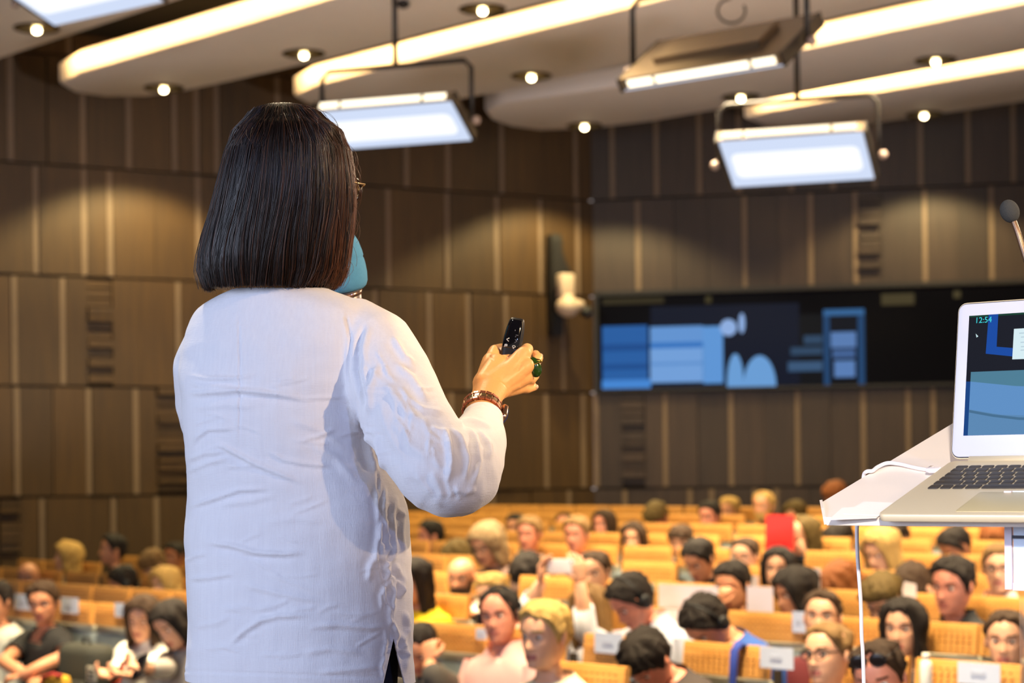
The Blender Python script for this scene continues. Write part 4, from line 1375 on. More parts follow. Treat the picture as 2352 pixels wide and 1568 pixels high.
# ------------------------------------------------------------------ chairs: one under every person, empty ones between
lwp = Vector((LEFT0.x, LEFT0.y, 0)); ldv = (CORNER - LEFT0); ldv.z = 0; ldv.normalize(); lnv = Vector((ldv.y, -ldv.x, 0))
rwp = Vector((CORNER.x, CORNER.y, 0)); rdv = (RIGHT1 - CORNER); rdv.z = 0; rdv.normalize(); rnv = Vector((rdv.y, -rdv.x, 0))
ORD = ['next', 'second', 'third', 'fourth', 'fifth', 'sixth', 'seventh', 'eighth', 'ninth', 'tenth', 'eleventh', 'twelfth', 'thirteenth', 'fourteenth', 'fifteenth', 'sixteenth']
HIDDEN_CHAIRS = set()
chair0 = make_chair(); chair_tree = tree_of(chair0); first_chair = True
CHAIR_AT = {}
for row in 'ZABCDEFGHI':
    occ = sorted(CHAIRS.get(row, []))
    # keep neighbours at least a chair apart
    al = [o_[0] for o_ in occ]
    for it in range(30):
        for i in range(len(al) - 1):
            gap_ = al[i + 1] - al[i]
            if gap_ < 0.455:
                m_ = (0.455 - gap_) / 2 + 1e-4
                al[i] -= m_; al[i + 1] += m_
    seats = []
    for i, o_ in enumerate(occ):
        seats.append((al[i], o_[1], o_[2]))
    full = []
    s = ROW[row]
    if row == 'Z':
        full = [(a, p, sh, 0) for a, p, sh in seats]
    else:
        def inview(a):
            q = hall(a, s, 1.1)
            x_, y_ = project(q)
            return -110 < x_ < 2460 and (q - lwp).dot(lnv) > 0.55 and (q - rwp).dot(rnv) > 0.6
        a = seats[0][0] - 0.48; k = 1; pre = []
        while inview(a):
            pre.append((a, None, seats[0][2], -k)); a -= 0.48; k += 1
        full = pre[::-1]
        for i, (a, p, sh) in enumerate(seats):
            full.append((a, p, sh, 0))
            if i + 1 < len(seats):
                g_ = seats[i + 1][0] - a
                n_ = max(0, int(round(g_ / 0.475)) - 1)
                if n_ and g_ / (n_ + 1) < 0.45:
                    n_ -= 1
                for k in range(n_):
                    full.append((a + g_ * (k + 1) / (n_ + 1), None, sh, k + 1))
            else:
                a2 = a + 0.48; k = 1
                while inview(a2):
                    full.append((a2, None, sh, k)); a2 += 0.48; k += 1
    for idx, (a, p, sh, k) in enumerate(full):
        key = '%s%d' % (row, idx)
        if key in HIDDEN_CHAIRS:
            continue
        o = chair0 if first_chair else copy_tree(chair0, chair_tree)
        first_chair = False
        o.location = hall(a, s, rake(s, a))
        o.rotation_euler = (0, 0, HALL_ROT)
        CHAIR_AT[key] = a
        if p:
            lab = 'wooden auditorium chair under ' + sh
        else:
            lab = 'empty wooden chair, %s one %s of %s' % (ORD[min(abs(k), 16) - 1], 'left' if k < 0 else 'right', sh)
        tag(o, lab, 'chair', 'auditorium chairs')

# ================================================================== the speaker
SP_ROOT = Vector(((684 - 1176) / FPX * 3.05, 3.06, STAGE_Z))
SP_ROT = math.radians(155)
SPM = Matrix.Translation(SP_ROOT) @ Matrix.Rotation(SP_ROT, 4, 'Z')
SPI = SPM.inverted()
SP_C = (684, 3.05)


def adopt(o, parent, Minv):
    """turn a mesh built in world coordinates into a child of parent"""
    o.data.transform(Minv)
    o.parent = parent
    return o


M_LINEN, nt, b = new_mat('white_linen')
b.inputs['Base Color'].default_value = srgb(226, 226, 232)
b.inputs['Roughness'].default_value = 0.85
b.inputs['Sheen Weight'].default_value = 0.25
b.inputs['Specular IOR Level'].default_value = 0.2
tc = nt.nodes.new('ShaderNodeTexCoord')
hts = []
for sc_, wgt in (((700, 700, 60), 0.5), ((60, 60, 700), 0.5), ((28, 28, 5), 1.3), ((9, 9, 24), 1.6)):
    mp = nt.nodes.new('ShaderNodeMapping'); mp.inputs['Scale'].default_value = sc_
    nz = nt.nodes.new('ShaderNodeTexNoise'); nz.inputs['Scale'].default_value = 1.0; nz.inputs['Detail'].default_value = 3
    nt.links.new(tc.outputs['Object'], mp.inputs['Vector']); nt.links.new(mp.outputs['Vector'], nz.inputs['Vector'])
    ml = nt.nodes.new('ShaderNodeMath'); ml.operation = 'MULTIPLY'; ml.inputs[1].default_value = wgt
    nt.links.new(nz.outputs['Fac'], ml.inputs[0]); hts.append(ml)
acc = hts[0]
for h_ in hts[1:]:
    ad = nt.nodes.new('ShaderNodeMath'); nt.links.new(acc.outputs[0], ad.inputs[0]); nt.links.new(h_.outputs[0], ad.inputs[1]); acc = ad
bp = nt.nodes.new('ShaderNodeBump'); bp.inputs['Strength'].default_value = 0.32; bp.inputs['Distance'].default_value = 0.003
nt.links.new(acc.outputs[0], bp.inputs['Height']); nt.links.new(bp.outputs['Normal'], b.inputs['Normal'])
# slubs of the weave: faint vertical threads
mp = nt.nodes.new('ShaderNodeMapping'); mp.inputs['Scale'].default_value = (220, 220, 5)
nz = nt.nodes.new('ShaderNodeTexNoise'); nz.inputs['Scale'].default_value = 1.0; nz.inputs['Detail'].default_value = 4
nt.links.new(tc.outputs['Object'], mp.inputs['Vector']); nt.links.new(mp.outputs['Vector'], nz.inputs['Vector'])
mx = nt.nodes.new('ShaderNodeMix'); mx.data_type = 'RGBA'
mx.inputs['A'].default_value = srgb(222, 222, 230); mx.inputs['B'].default_value = srgb(234, 234, 240)
nt.links.new(nz.outputs['Fac'], mx.inputs['Factor']); nt.links.new(mx.outputs['Result'], b.inputs['Base Color'])

M_NAVY = mat('navy_trousers', srgb(24, 26, 44), 0.8, noise=0.15, scale=60, bump=0.2, bscale=300)
M_SKINW = mat('speaker_skin', srgb(240, 176, 112), 0.45, noise=0.07, scale=60, bump=0.06, bscale=260, sss=0.12, spec=0.35)
M_NAIL = mat('finger_nail', srgb(236, 190, 160), 0.25)
M_DHAIR = mat('dark_brown_hair', srgb(36, 23, 16), 0.34, noise=0.5, scale=40, stretch=(8, 8, 0.6), spec=0.6)
M_DHAIR2 = mat('chestnut_rim_light_hair', srgb(88, 52, 30), 0.36, spec=0.6)

# ---- head, neck and trunk inside the clothes
crown = P(655, 268, 3.06)
FS = Fig((SPI @ crown).z - 0.110, 0.93, yaw=-22, pitch=2, seat=0.86)
FS.tw = 0.55
hc_world = P(674, 462, 3.058)
hl = SPI @ hc_world
# shift the head sideways over the neck by moving the whole figure's head pivot
def sp_head(pts):
    q = FS.head(np.asarray(pts, float))
    return q
arms_sp = []
mbh, mats_sp = body_mesh(FS, M_SKINW, 'dk', [], 44)
off_l = hl - Vector(FS.head(np.zeros((1, 3)))[0])
off_l.z = 0


def hw(x, y, D):
    return P(x, y, D)


hand = MB()
W0 = hw(1113, 922, 3.035)
# forearm and wrist
hand.tube([hw(1062, 1060, 2.93), hw(1092, 990, 2.985), hw(1113, 925, 3.035), hw(1126, 893, 3.06)], [0.036, 0.030, 0.0235, 0.027], 18, flat=0.86)
KN = {'index': hw(1203, 812, 3.10), 'middle': hw(1209, 840, 3.092), 'ring': hw(1207, 866, 3.098), 'pinky': hw(1196, 889, 3.105)}
for k, r0, r1 in (('index', .017, .0125), ('middle', .018, .013), ('ring', .018, .0122), ('pinky', .016, .0108)):
    hand.capsule(hw(1122, 900, 3.055), KN[k], r0, r1, 14)
hand.capsule(hw(1125, 885, 3.062), hw(1188, 835, 3.098), 0.022, 0.0155)
hand.capsule(hw(1140, 895, 3.062), hw(1186, 872, 3.102), 0.019, 0.014)
hand.capsule(hw(1112, 880, 3.062), hw(1140, 835, 3.095), 0.0185, 0.0165)      # ball of the thumb
hand.capsule(hw(1110, 890, 3.06), hw(1127, 828, 3.105), 0.017, 0.0135)
hand.capsule(hw(1128, 830, 3.105), hw(1137, 806, 3.122), 0.0128, 0.0105)
hand.capsule(hw(1137, 806, 3.122), hw(1153, 800, 3.142), 0.0102, 0.0085)
hand.capsule(hw(1145, 838, 3.105), hw(1190, 822, 3.112), 0.014, 0.0125)        # web between thumb and index
# fingers curling away round the remote
hand.capsule(KN['index'], hw(1211, 802, 3.128), 0.0118, 0.0100)
hand.capsule(hw(1211, 802, 3.128), hw(1206, 806, 3.152), 0.0098, 0.0088)
hand.capsule(hw(1206, 806, 3.152), hw(1186, 812, 3.160), 0.0086, 0.0072)
hand.capsule(KN['middle'], hw(1226, 838, 3.122), 0.0115, 0.0095)
hand.capsule(hw(1226, 838, 3.122), hw(1237, 822, 3.150), 0.0092, 0.0076)
hand.capsule(hw(1237, 822, 3.150), hw(1230, 812, 3.170), 0.0075, 0.0064)
hand.capsule(KN['ring'], hw(1220, 872, 3.125), 0.0108, 0.0085)
hand.capsule(hw(1220, 872, 3.125), hw(1231, 864, 3.148), 0.0078, 0.0058)
hand.capsule(KN['pinky'], hw(1211, 893, 3.122), 0.0098, 0.0078)
hand.capsule(hw(1211, 893, 3.122), hw(1229, 889, 3.140), 0.0074, 0.0054)
ho = hand.build('hand_tmp', M_SKINW)
remesh(ho, 0.0019, 6, 0.5)
# tendons and knuckle creases
me = ho.data
n = len(me.vertices)
co = np.empty(n * 3); me.vertices.foreach_get('co', co); co = co.reshape(-1, 3)
no = np.empty(n * 3); me.vertices.foreach_get('normal', no); no = no.reshape(-1, 3)
qx, qy = project_np(co)
def segd(x0, y0, x1, y1):
    dx, dy = x1 - x0, y1 - y0
    t = np.clip(((qx - x0) * dx + (qy - y0) * dy) / (dx * dx + dy * dy), 0, 1)
    return np.hypot(qx - x0 - t * dx, qy - y0 - t * dy), t
dsp = np.zeros(n)
for (x0, y0, x1, y1) in ((1135, 895, 1196, 822), (1140, 898, 1204, 842), (1145, 903, 1202, 868), (1148, 908, 1192, 888)):
    d_, t_ = segd(x0, y0, x1, y1); dsp += 0.0009 * np.exp(-(d_ / 4.5) ** 2) * t_
for (x0, y0, x1, y1) in ((1190, 808, 1186, 826), (1196, 838, 1190, 850), (1122, 815, 1132, 826)):
    d_, t_ = segd(x0, y0, x1, y1); dsp -= 0.0009 * np.exp(-(d_ / 2.5) ** 2)
co = co + no * (dsp * (no[:, 1] < 0.1))[:, None]
me.vertices.foreach_set('co', co.reshape(-1)); me.update()

# left arm and hand that holds the microphone
lh = MB()
lw_ = hw(846, 905, 3.36)
lh.tube([hw(505, 1005, 3.22), hw(690, 960, 3.31), lw_], [0.034, 0.029, 0.022], 14)
hand_mesh(lh, lw_, (0.05, -0.12, 1.0), (-0.1, -1, -0.1), 1, 1.25, 0.95, 0, 9)
lo = lh.build('hand_left_tmp', M_SKINW)
remesh(lo, 0.0026, 4, 0.5)

spb = MB()
spb.add([Vector(v) + off_l for v in mbh.v], mbh.f)
spb.m = list(mbh.m)
def add_mesh(mb, me, Minv, mi=0):
    mb.add([Minv @ v.co for v in me.vertices], [tuple(p.vertices) for p in me.polygons], mi)
add_mesh(spb, ho.data, SPI)
add_mesh(spb, lo.data, SPI)
for (x, y, D, rx) in ((1240, 817, 3.163, 0.2), (1232, 863, 3.146, 0.1), (1230, 888, 3.138, 0.1), (1153, 797, 3.14, 0.0)):
    e_ = MB(); e_.ball((0, 0, 0), (0.0050, 0.0050, 0.0042), 10, 6)
    spb.add([SPI @ (hw(x, y, D - 0.001) + Vector(v)) for v in e_.v], e_.f, 5)
for t_ in (ho, lo):
    md = t_.data; bpy.data.objects.remove(t_); bpy.data.meshes.remove(md)
speaker = spb.build('person', mats_sp + [M_NAIL])
speaker.matrix_world = SPM
speaker.location = SP_ROOT; speaker.rotation_euler = (0, 0, SP_ROT)
tag(speaker, 'speaker in white linen shirt seen from behind, holding a black clicker and a microphone', 'person')

# ---- trousers and shoes
mb = MB()
def sp_ring(z, a, b_, cx=0.0, cy=0.0, seg=28):
    return [Vector((cx + a * math.cos(2 * PI * k / seg), cy + b_ * math.sin(2 * PI * k / seg), z)) for k in range(seg)]
mb.loft([sp_ring(z, a, b_) for z, a, b_ in ((1.02, .135, .095), (0.95, .150, .108), (0.88, .158, .115), (0.80, .160, .118), (0.74, .150, .112), (0.71, .12, .09))])
for sx in (-1, 1):
    mb.loft([sp_ring(z, a, b_, sx * cx, 0.01) for z, a, b_, cx in ((0.80, .086, .105, .074), (0.65, .080, .092, .078), (0.48, .064, .07, .085), (0.30, .058, .064, .088), (0.08, .054, .06, .09), (0.05, .054, .06, .09))])
tr = mb.build('trousers', M_NAVY, speaker)
for sx in (-1, 1):
    mb = MB(); mb.rbox((sx * 0.09, -0.045, 0.036), (0.085, 0.24, 0.07), 0.04); mb.build('shoe', M_SHOE, speaker)

# ---- linen shirt
E1 = Vector((math.cos(math.radians(25)), -math.sin(math.radians(25)), 0)); E2 = Vector((math.sin(math.radians(25)), math.cos(math.radians(25)), 0))
sh = MB()
OUT = [(652, 572, 735, .060), (664, 540, 752, .068), (676, 506, 775, .072), (690, 470, 812, .078), (706, 446, 850, .084), (725, 433, 880, .090), (760, 420, 900, .100), (800, 412, 905, .106), (850, 407, 900, .110), (880, 408, 890, .112), (912, 414, 880, .113),
       (960, 417, 872, .114), (1010, 421, 874, .114), (1060, 425, 890, .114), (1110, 429, 915, .115), (1160, 426, 934, .117), (1210, 420, 940, .120), (1260, 421, 943, .122), (1310, 425, 945, .124), (1360, 428, 947, .126), (1420, 428, 949, .127), (1480, 427, 947, .128),
       (1530, 425, 950, .128), (1575, 424, 953, .128), (1640, 423, 955, .126), (1670, 430, 950, .122)]
rings = []
for (y, xl, xr, bd) in OUT:
    D = 3.05
    c = P((xl + xr) / 2, y, D)
    Wd = (xr - xl) / 2 / FPX * D
    a_ = math.sqrt(max(1e-4, Wd ** 2 - (0.4226 * bd) ** 2)) / 0.9063
    ring = []
    for k in range(40):
        t = 2 * PI * k / 40
        ct, st = math.cos(t), math.sin(t)
        ring.append(c + E1 * (a_ * abs(ct) ** 0.9 * (1 if ct > 0 else -1)) + E2 * (bd * abs(st) ** 0.9 * (1 if st > 0 else -1)))
    rings.append(ring)
sh.loft(rings)
# collar rim
# right sleeve
sh.tube([hw(800, 760, 3.02), hw(858, 800, 2.985), hw(893, 868, 2.955), hw(925, 940, 2.925), hw(965, 1015, 2.895), hw(1005, 1075, 2.875), hw(1035, 1108, 2.87)], [.056, .064, .066, .066, .065, .0635, .060], 24)
sh.ball(hw(1032, 1105, 2.872), (.060, .058, .053), 20, 12)
sh.tube([hw(1030, 1110, 2.87), hw(1062, 1085, 2.895), hw(1085, 1048, 2.93), hw(1098, 1010, 2.965), hw(1108, 965, 3.005)], [.056, .0595, .051, .0435, .0315], 24)
sh.ball(hw(1085, 1075, 2.90), (.046, .05, .052), 18, 10)
sh.capsule(hw(935, 815, 2.97), hw(948, 850, 2.95), .018, .014)
# left sleeve, mostly hidden in front of her
sh.tube([hw(520, 760, 3.09), hw(478, 850, 3.12), hw(480, 930, 3.16), hw(505, 1005, 3.21)], [.056, .056, .054, .052], 20)
sh.ball(hw(505, 1005, 3.21), .053, 16, 10)
sh.tube([hw(505, 1005, 3.21), hw(640, 965, 3.28), hw(770, 930, 3.335)], [.052, .046, .036], 20)
so_ = sh.build('shirt', M_LINEN)
remesh(so_, 0.0052, 5, 0.5)
sub = so_.modifiers.new('s', 'SUBSURF'); sub.levels = 1; sub.render_levels = 1
apply_mods(so_)
me = so_.data
n = len(me.vertices)
co = np.empty(n * 3); me.vertices.foreach_get('co', co); co = co.reshape(-1, 3)
no = np.empty(n * 3); me.vertices.foreach_get('normal', no); no = no.reshape(-1, 3)
qx, qy = project_np(co)
facing = smooth01(0.35, -0.1, no[:, 1])
dsp = np.zeros(n)


def crease(pts, h, w, taper=True, side=0.0):
    """a fold of the cloth along a line of the back: ridge of height h and half width w, with a shallow valley on one side"""
    global dsp
    pts = np.array(pts, float)
    seg = np.hypot(*(pts[1:] - pts[:-1]).T); cum = np.concatenate([[0], np.cumsum(seg)]); tot = cum[-1]
    best = np.full(n, 1e9); bt = np.zeros(n); bs = np.zeros(n)
    for i in range(len(pts) - 1):
        dx, dy = pts[i + 1] - pts[i]
        t = np.clip(((qx - pts[i, 0]) * dx + (qy - pts[i, 1]) * dy) / (dx * dx + dy * dy), 0, 1)
        ex = qx - pts[i, 0] - t * dx; ey = qy - pts[i, 1] - t * dy
        d = np.hypot(ex, ey)
        m = d < best
        best[m] = d[m]; bt[m] = ((cum[i] + t * seg[i]) / tot)[m]
        bs[m] = (np.sign(dx * ey - dy * ex) * d)[m]
    env = np.ones(n)
    if taper:
        env = smooth01(0, 0.22, bt) * smooth01(1.0, 0.75, bt)
    near = best < 6 * w
    w = w * 0.8
    prof = np.exp(-(bs / w) ** 2) - 0.3 * np.exp(-((bs - 2.1 * w) / (1.6 * w)) ** 2)
    dsp += np.where(near, h * prof * env, 0) * facing


for pts, h, w in (
    ([(425, 861), (470, 868), (540, 868), (605, 858)], .0026, 5), ([(418, 914), (440, 903), (560, 896), (640, 905), (724, 921)], .0046, 7),
    ([(430, 938), (520, 930), (600, 936)], .0016, 9), ([(440, 1030), (452, 1004), (478, 986), (545, 983)], .0028, 5),
    ([(486, 1012), (540, 1040), (590, 1066), (650, 1090), (705, 1112)], .0042, 7), ([(610, 1032), (650, 1055), (700, 1065), (770, 1070)], .0030, 6),
    ([(424, 1060), (470, 1040), (520, 1036)], .0022, 7), ([(424, 1086), (480, 1062), (530, 1050)], .0018, 6),
    ([(428, 1166), (500, 1142), (550, 1125), (625, 1122)], .0036, 6), ([(500, 1160), (580, 1150), (640, 1135)], .0018, 8),
    ([(468, 1244), (530, 1252), (590, 1268), (650, 1272), (714, 1266)], .0046, 7), ([(424, 1290), (450, 1275), (480, 1270)], .0022, 6),
    ([(428, 1330), (480, 1326), (545, 1316)], .0026, 6), ([(548, 1340), (640, 1362), (700, 1375), (745, 1382)], .0024, 8),
    ([(518, 1488), (560, 1450), (600, 1424), (640, 1414), (722, 1412)], .0036, 7), ([(718, 1432), (780, 1436), (850, 1442), (900, 1436)], .0030, 7),
    ([(690, 1500), (760, 1490), (840, 1500)], .0022, 9), ([(720, 1545), (800, 1538), (880, 1530)], .0022, 8), ([(500, 1404), (560, 1392), (640, 1396)], .0016, 9),
    ([(440, 1440), (500, 1430), (540, 1410)], .0018, 8), ([(600, 1200), (680, 1190), (760, 1200)], .0016, 10), ([(660, 960), (740, 990), (800, 1030)], .0018, 10), ([(700, 1010), (770, 1050), (830, 1120)], .0022, 12),
    # right flank: pulled folds running down from the armpit
    ([(838, 985), (852, 1050), (868, 1090)], .0075, 10), ([(858, 1000), (876, 1050), (884, 1085)], .0060, 8), ([(872, 1095), (868, 1150), (872, 1200), (868, 1260), (862, 1300)], .0055, 7),
    ([(884, 1110), (880, 1170), (886, 1230)], .0040, 6), ([(905, 1130), (900, 1190), (908, 1250), (900, 1300)], .0050, 8), ([(925, 1160), (922, 1220), (930, 1280)], .0045, 7),
    ([(870, 1260), (850, 1300), (845, 1340)], .0035, 8), ([(905, 1290), (925, 1330), (920, 1380)], .0045, 8), ([(890, 1320), (905, 1360), (900, 1420)], .0040, 7), ([(930, 1400), (940, 1440), (925, 1480)], .0045, 8), ([(915, 1440), (935, 1500), (930, 1550)], .0040, 8),
    # sleeve
    ([(838, 735), (822, 790), (820, 850), (832, 910), (838, 960)], -.0045, 6), ([(850, 740), (836, 800), (838, 860), (850, 930)], .0040, 9), ([(870, 830), (850, 900), (845, 960)], .0050, 9),
    ([(900, 770), (930, 820), (958, 838)], .0050, 8), ([(905, 830), (945, 865), (985, 925)], .0042, 10), ([(880, 870), (930, 940), (990, 985)], .0036, 12), ([(900, 960), (950, 1030), (1000, 1060)], .0030, 14),
    ([(870, 920), (890, 990), (930, 1060)], .0032, 12), ([(1016, 978), (1030, 1010), (1036, 1060), (1028, 1110)], .0070, 8), ([(1030, 980), (1056, 1005), (1072, 1050), (1068, 1110)], .0065, 8), ([(1060, 975), (1092, 1005), (1100, 1060), (1085, 1120)], .0055, 8),
    ([(1045, 970), (1085, 965), (1135, 985)], .0038, 7), ([(1095, 985), (1125, 1020), (1128, 1060)], .0045, 7), ([(1040, 1120), (1070, 1130), (1095, 1120)], .0035, 9), ([(990, 1080), (1010, 1120), (1020, 1150)], .0035, 11), ([(950, 1080), (985, 1130), (1020, 1170)], .0025, 10),
):
    crease(pts, h, w)
crease([(548, 700), (550, 800), (551, 900), (549, 1036)], -.0016, 3)              # back pleat seam
crease([(795, 730), (806, 780), (800, 850), (815, 940), (828, 990)], -.0030, 4, False)   # armhole seam
crease([(866, 1085), (872, 1180), (868, 1280), (884, 1340), (898, 1400), (903, 1470)], -.0028, 4, False)  # side seam
crease([(424, 1540), (560, 1546), (700, 1550), (880, 1556)], -.0012, 4, False)      # stitched hem
# many short fine creases over the back and flank
rc = np.random.default_rng(5)
for k in range(46):
    x0 = rc.uniform(440, 840); y0 = rc.uniform(840, 1540); L_ = rc.uniform(40, 130); a_ = rc.normal(-0.08, 0.28)
    crease([(x0, y0), (x0 + L_ * 0.5, y0 + L_ * 0.5 * math.sin(a_) + rc.normal(0, 4)), (x0 + L_, y0 + L_ * math.sin(a_))], rc.uniform(.0008, .0018), rc.uniform(3.5, 6))
for k in range(26):
    x0 = rc.uniform(875, 940); y0 = rc.uniform(1120, 1520); L_ = rc.uniform(30, 80)
    crease([(x0, y0), (x0 + rc.normal(0, 10), y0 + L_ * 0.5), (x0 + rc.normal(0, 12), y0 + L_)], rc.uniform(.0016, .0036), rc.uniform(4, 7))
for k in range(24):
    t_ = rc.uniform(0, 1); x0 = 860 + 150 * t_ + rc.normal(0, 25); y0 = 790 + 270 * t_ + rc.normal(0, 30); L_ = rc.uniform(40, 90); a_ = rc.normal(1.0, 0.35)
    crease([(x0, y0), (x0 + L_ * 0.5 * math.cos(a_) + rc.normal(0, 4), y0 + L_ * 0.5 * math.sin(a_)), (x0 + L_ * math.cos(a_), y0 + L_ * math.sin(a_))], rc.uniform(.0012, .0026), rc.uniform(4, 7))
# gentle rumpling everywhere
rum = np.zeros(n)
for k in range(26):
    f_ = RNG.normal(size=3) * np.array([26, 26, 60]); ph = RNG.uniform(0, 6.28)
    rum += np.sin(co @ f_ + ph)
dsp += rum / 26 * 0.0042
tors = np.zeros(n)
for k in range(14):
    f_ = RNG.normal(size=3) * np.array([70, 70, 150]); ph = RNG.uniform(0, 6.28)
    tors += np.sin(co @ f_ + ph)
dsp += tors / 14 * 0.0014
co = co + no * dsp[:, None]
me.vertices.foreach_set('co', co.reshape(-1)); me.update()
# open hem, side vent, neck and cuffs
bm = bmesh.new(); bm.from_mesh(me)
def cut_plane(p, nrm, clear_outer=False):
    g = bm.verts[:] + bm.edges[:] + bm.faces[:]
    bmesh.ops.bisect_plane(bm, geom=g, dist=1e-6, plane_co=p, plane_no=nrm, clear_outer=clear_outer)
def line_plane(x0, y0, x1, y1):
    d0, d1 = ray(x0, y0), ray(x1, y1)
    return Vector((0, 0, ZC)), d0.cross(d1).normalized()
wristc = hw(1110, 955, 3.01); wax = (hw(1113, 925, 3.035) - hw(1098, 1010, 2.965)).normalized()
lwc = hw(770, 930, 3.335); lax = (hw(770, 930, 3.335) - hw(640, 965, 3.28)).normalized()
hz_ = hw(684, 1562, 3.05)
tilt_ = Vector((0.006, 0, 1)).normalized()
cut_plane(hz_, -tilt_, True)
for seg_ in ((904, 1466, 881, 1568), (904, 1466, 929, 1568)):
    cut_plane(*line_plane(*seg_))
cut_plane(wristc + wax * 0.004, wax)
bm.faces.ensure_lookup_table()
qx, qy = project_np(np.array([f.calc_center_median() for f in bm.faces]))
dele = []
for f, x, y in zip(bm.faces, qx, qy):
    c = f.calc_center_median()
    if c.y < 3.06 and y > 1466 and x < 952:
        t = (y - 1466) / 102
        if 904 - 23 * t < x < 904 + 25 * t:
            dele.append(f); continue
    if (c - wristc).dot(wax) > 0.004 and (c - wristc).length < 0.08:
        dele.append(f); continue
    if (c - lwc).dot(lax) > 0.0 and (c - lwc).length < 0.08:
        dele.append(f); continue
    if y < 660 and c.z > 2.0:
        dele.append(f)
bmesh.ops.delete(bm, geom=dele, context='FACES')
bm.to_mesh(me); bm.free()
sol = so_.modifiers.new('t', 'SOLIDIFY'); sol.thickness = 0.0018; sol.offset = -1
apply_mods(so_)
adopt(so_, speaker, SPI)
# stand-up cuff band
mb = MB()
ca = hw(1108, 966, 3.003); 
for rr in (0.0295,):
    x_ = wax.cross(Vector((0, 0, 1))).normalized(); y_ = wax.cross(x_)
    prof = [(0.0, rr + .002), (0.004, rr + .0035), (0.026, rr + .001), (0.030, rr - .001), (0.029, rr - .003), (0.002, rr - .002)]
    mb.loft([[ca + wax * (h_ - 0.016) + (x_ * math.cos(2 * PI * k / 32) + y_ * math.sin(2 * PI * k / 32) * 0.9) * r_ for k in range(32)] for h_, r_ in prof + [prof[0]]], 0, False, False)
cf = mb.build('cuff', M_LINEN); adopt(cf, speaker, SPI)

# ---- hair: a dense under-volume and thousands of strands combed from the crown to a blunt bob
HR = [(251, 636, 694, .026), (255, 616, 716, .048), (262, 597, 738, .066), (272, 580, 757, .078), (288, 563, 777, .092), (312, 548, 796, .102), (350, 532, 809, .110), (400, 518, 817, .116), (450, 505, 821, .118), (500, 492, 818, .118), (550, 476, 811, .116), (590, 467, 805, .113), (620, 463, 800, .110), (645, 466, 793, .106), (664, 474, 778, .102)]
hy = np.array([r[0] for r in HR], float)
hxl = np.array([r[1] for r in HR], float); hxr = np.array([r[2] for r in HR], float); hd = np.array([r[3] for r in HR])
HD = 3.055


def hair_pt(phi, y, scale=1.0, extra=0.0):
    """phi 0 = camera side (back of the head), pi = face side; y picture row used as height"""
    y = np.asarray(y, float)
    xl, xr, dd = np.interp(y, hy, hxl), np.interp(y, hy, hxr), np.interp(y, hy, hd)
    cx = (xl + xr) / 2; Wd = (xr - xl) / 2 / FPX * HD * scale + extra
    X = (cx - 1176) / FPX * HD + np.sin(phi) * Wd
    Y = HD - np.cos(phi) * (dd * scale + extra) * np.where(np.cos(phi) < 0, 0.8, 1.0)
    w = (HORIZON - y) / FPX
    Z = ZC + HD * w - (X) * math.sin(ROLL)
    return np.stack([X, Y, Z], -1)


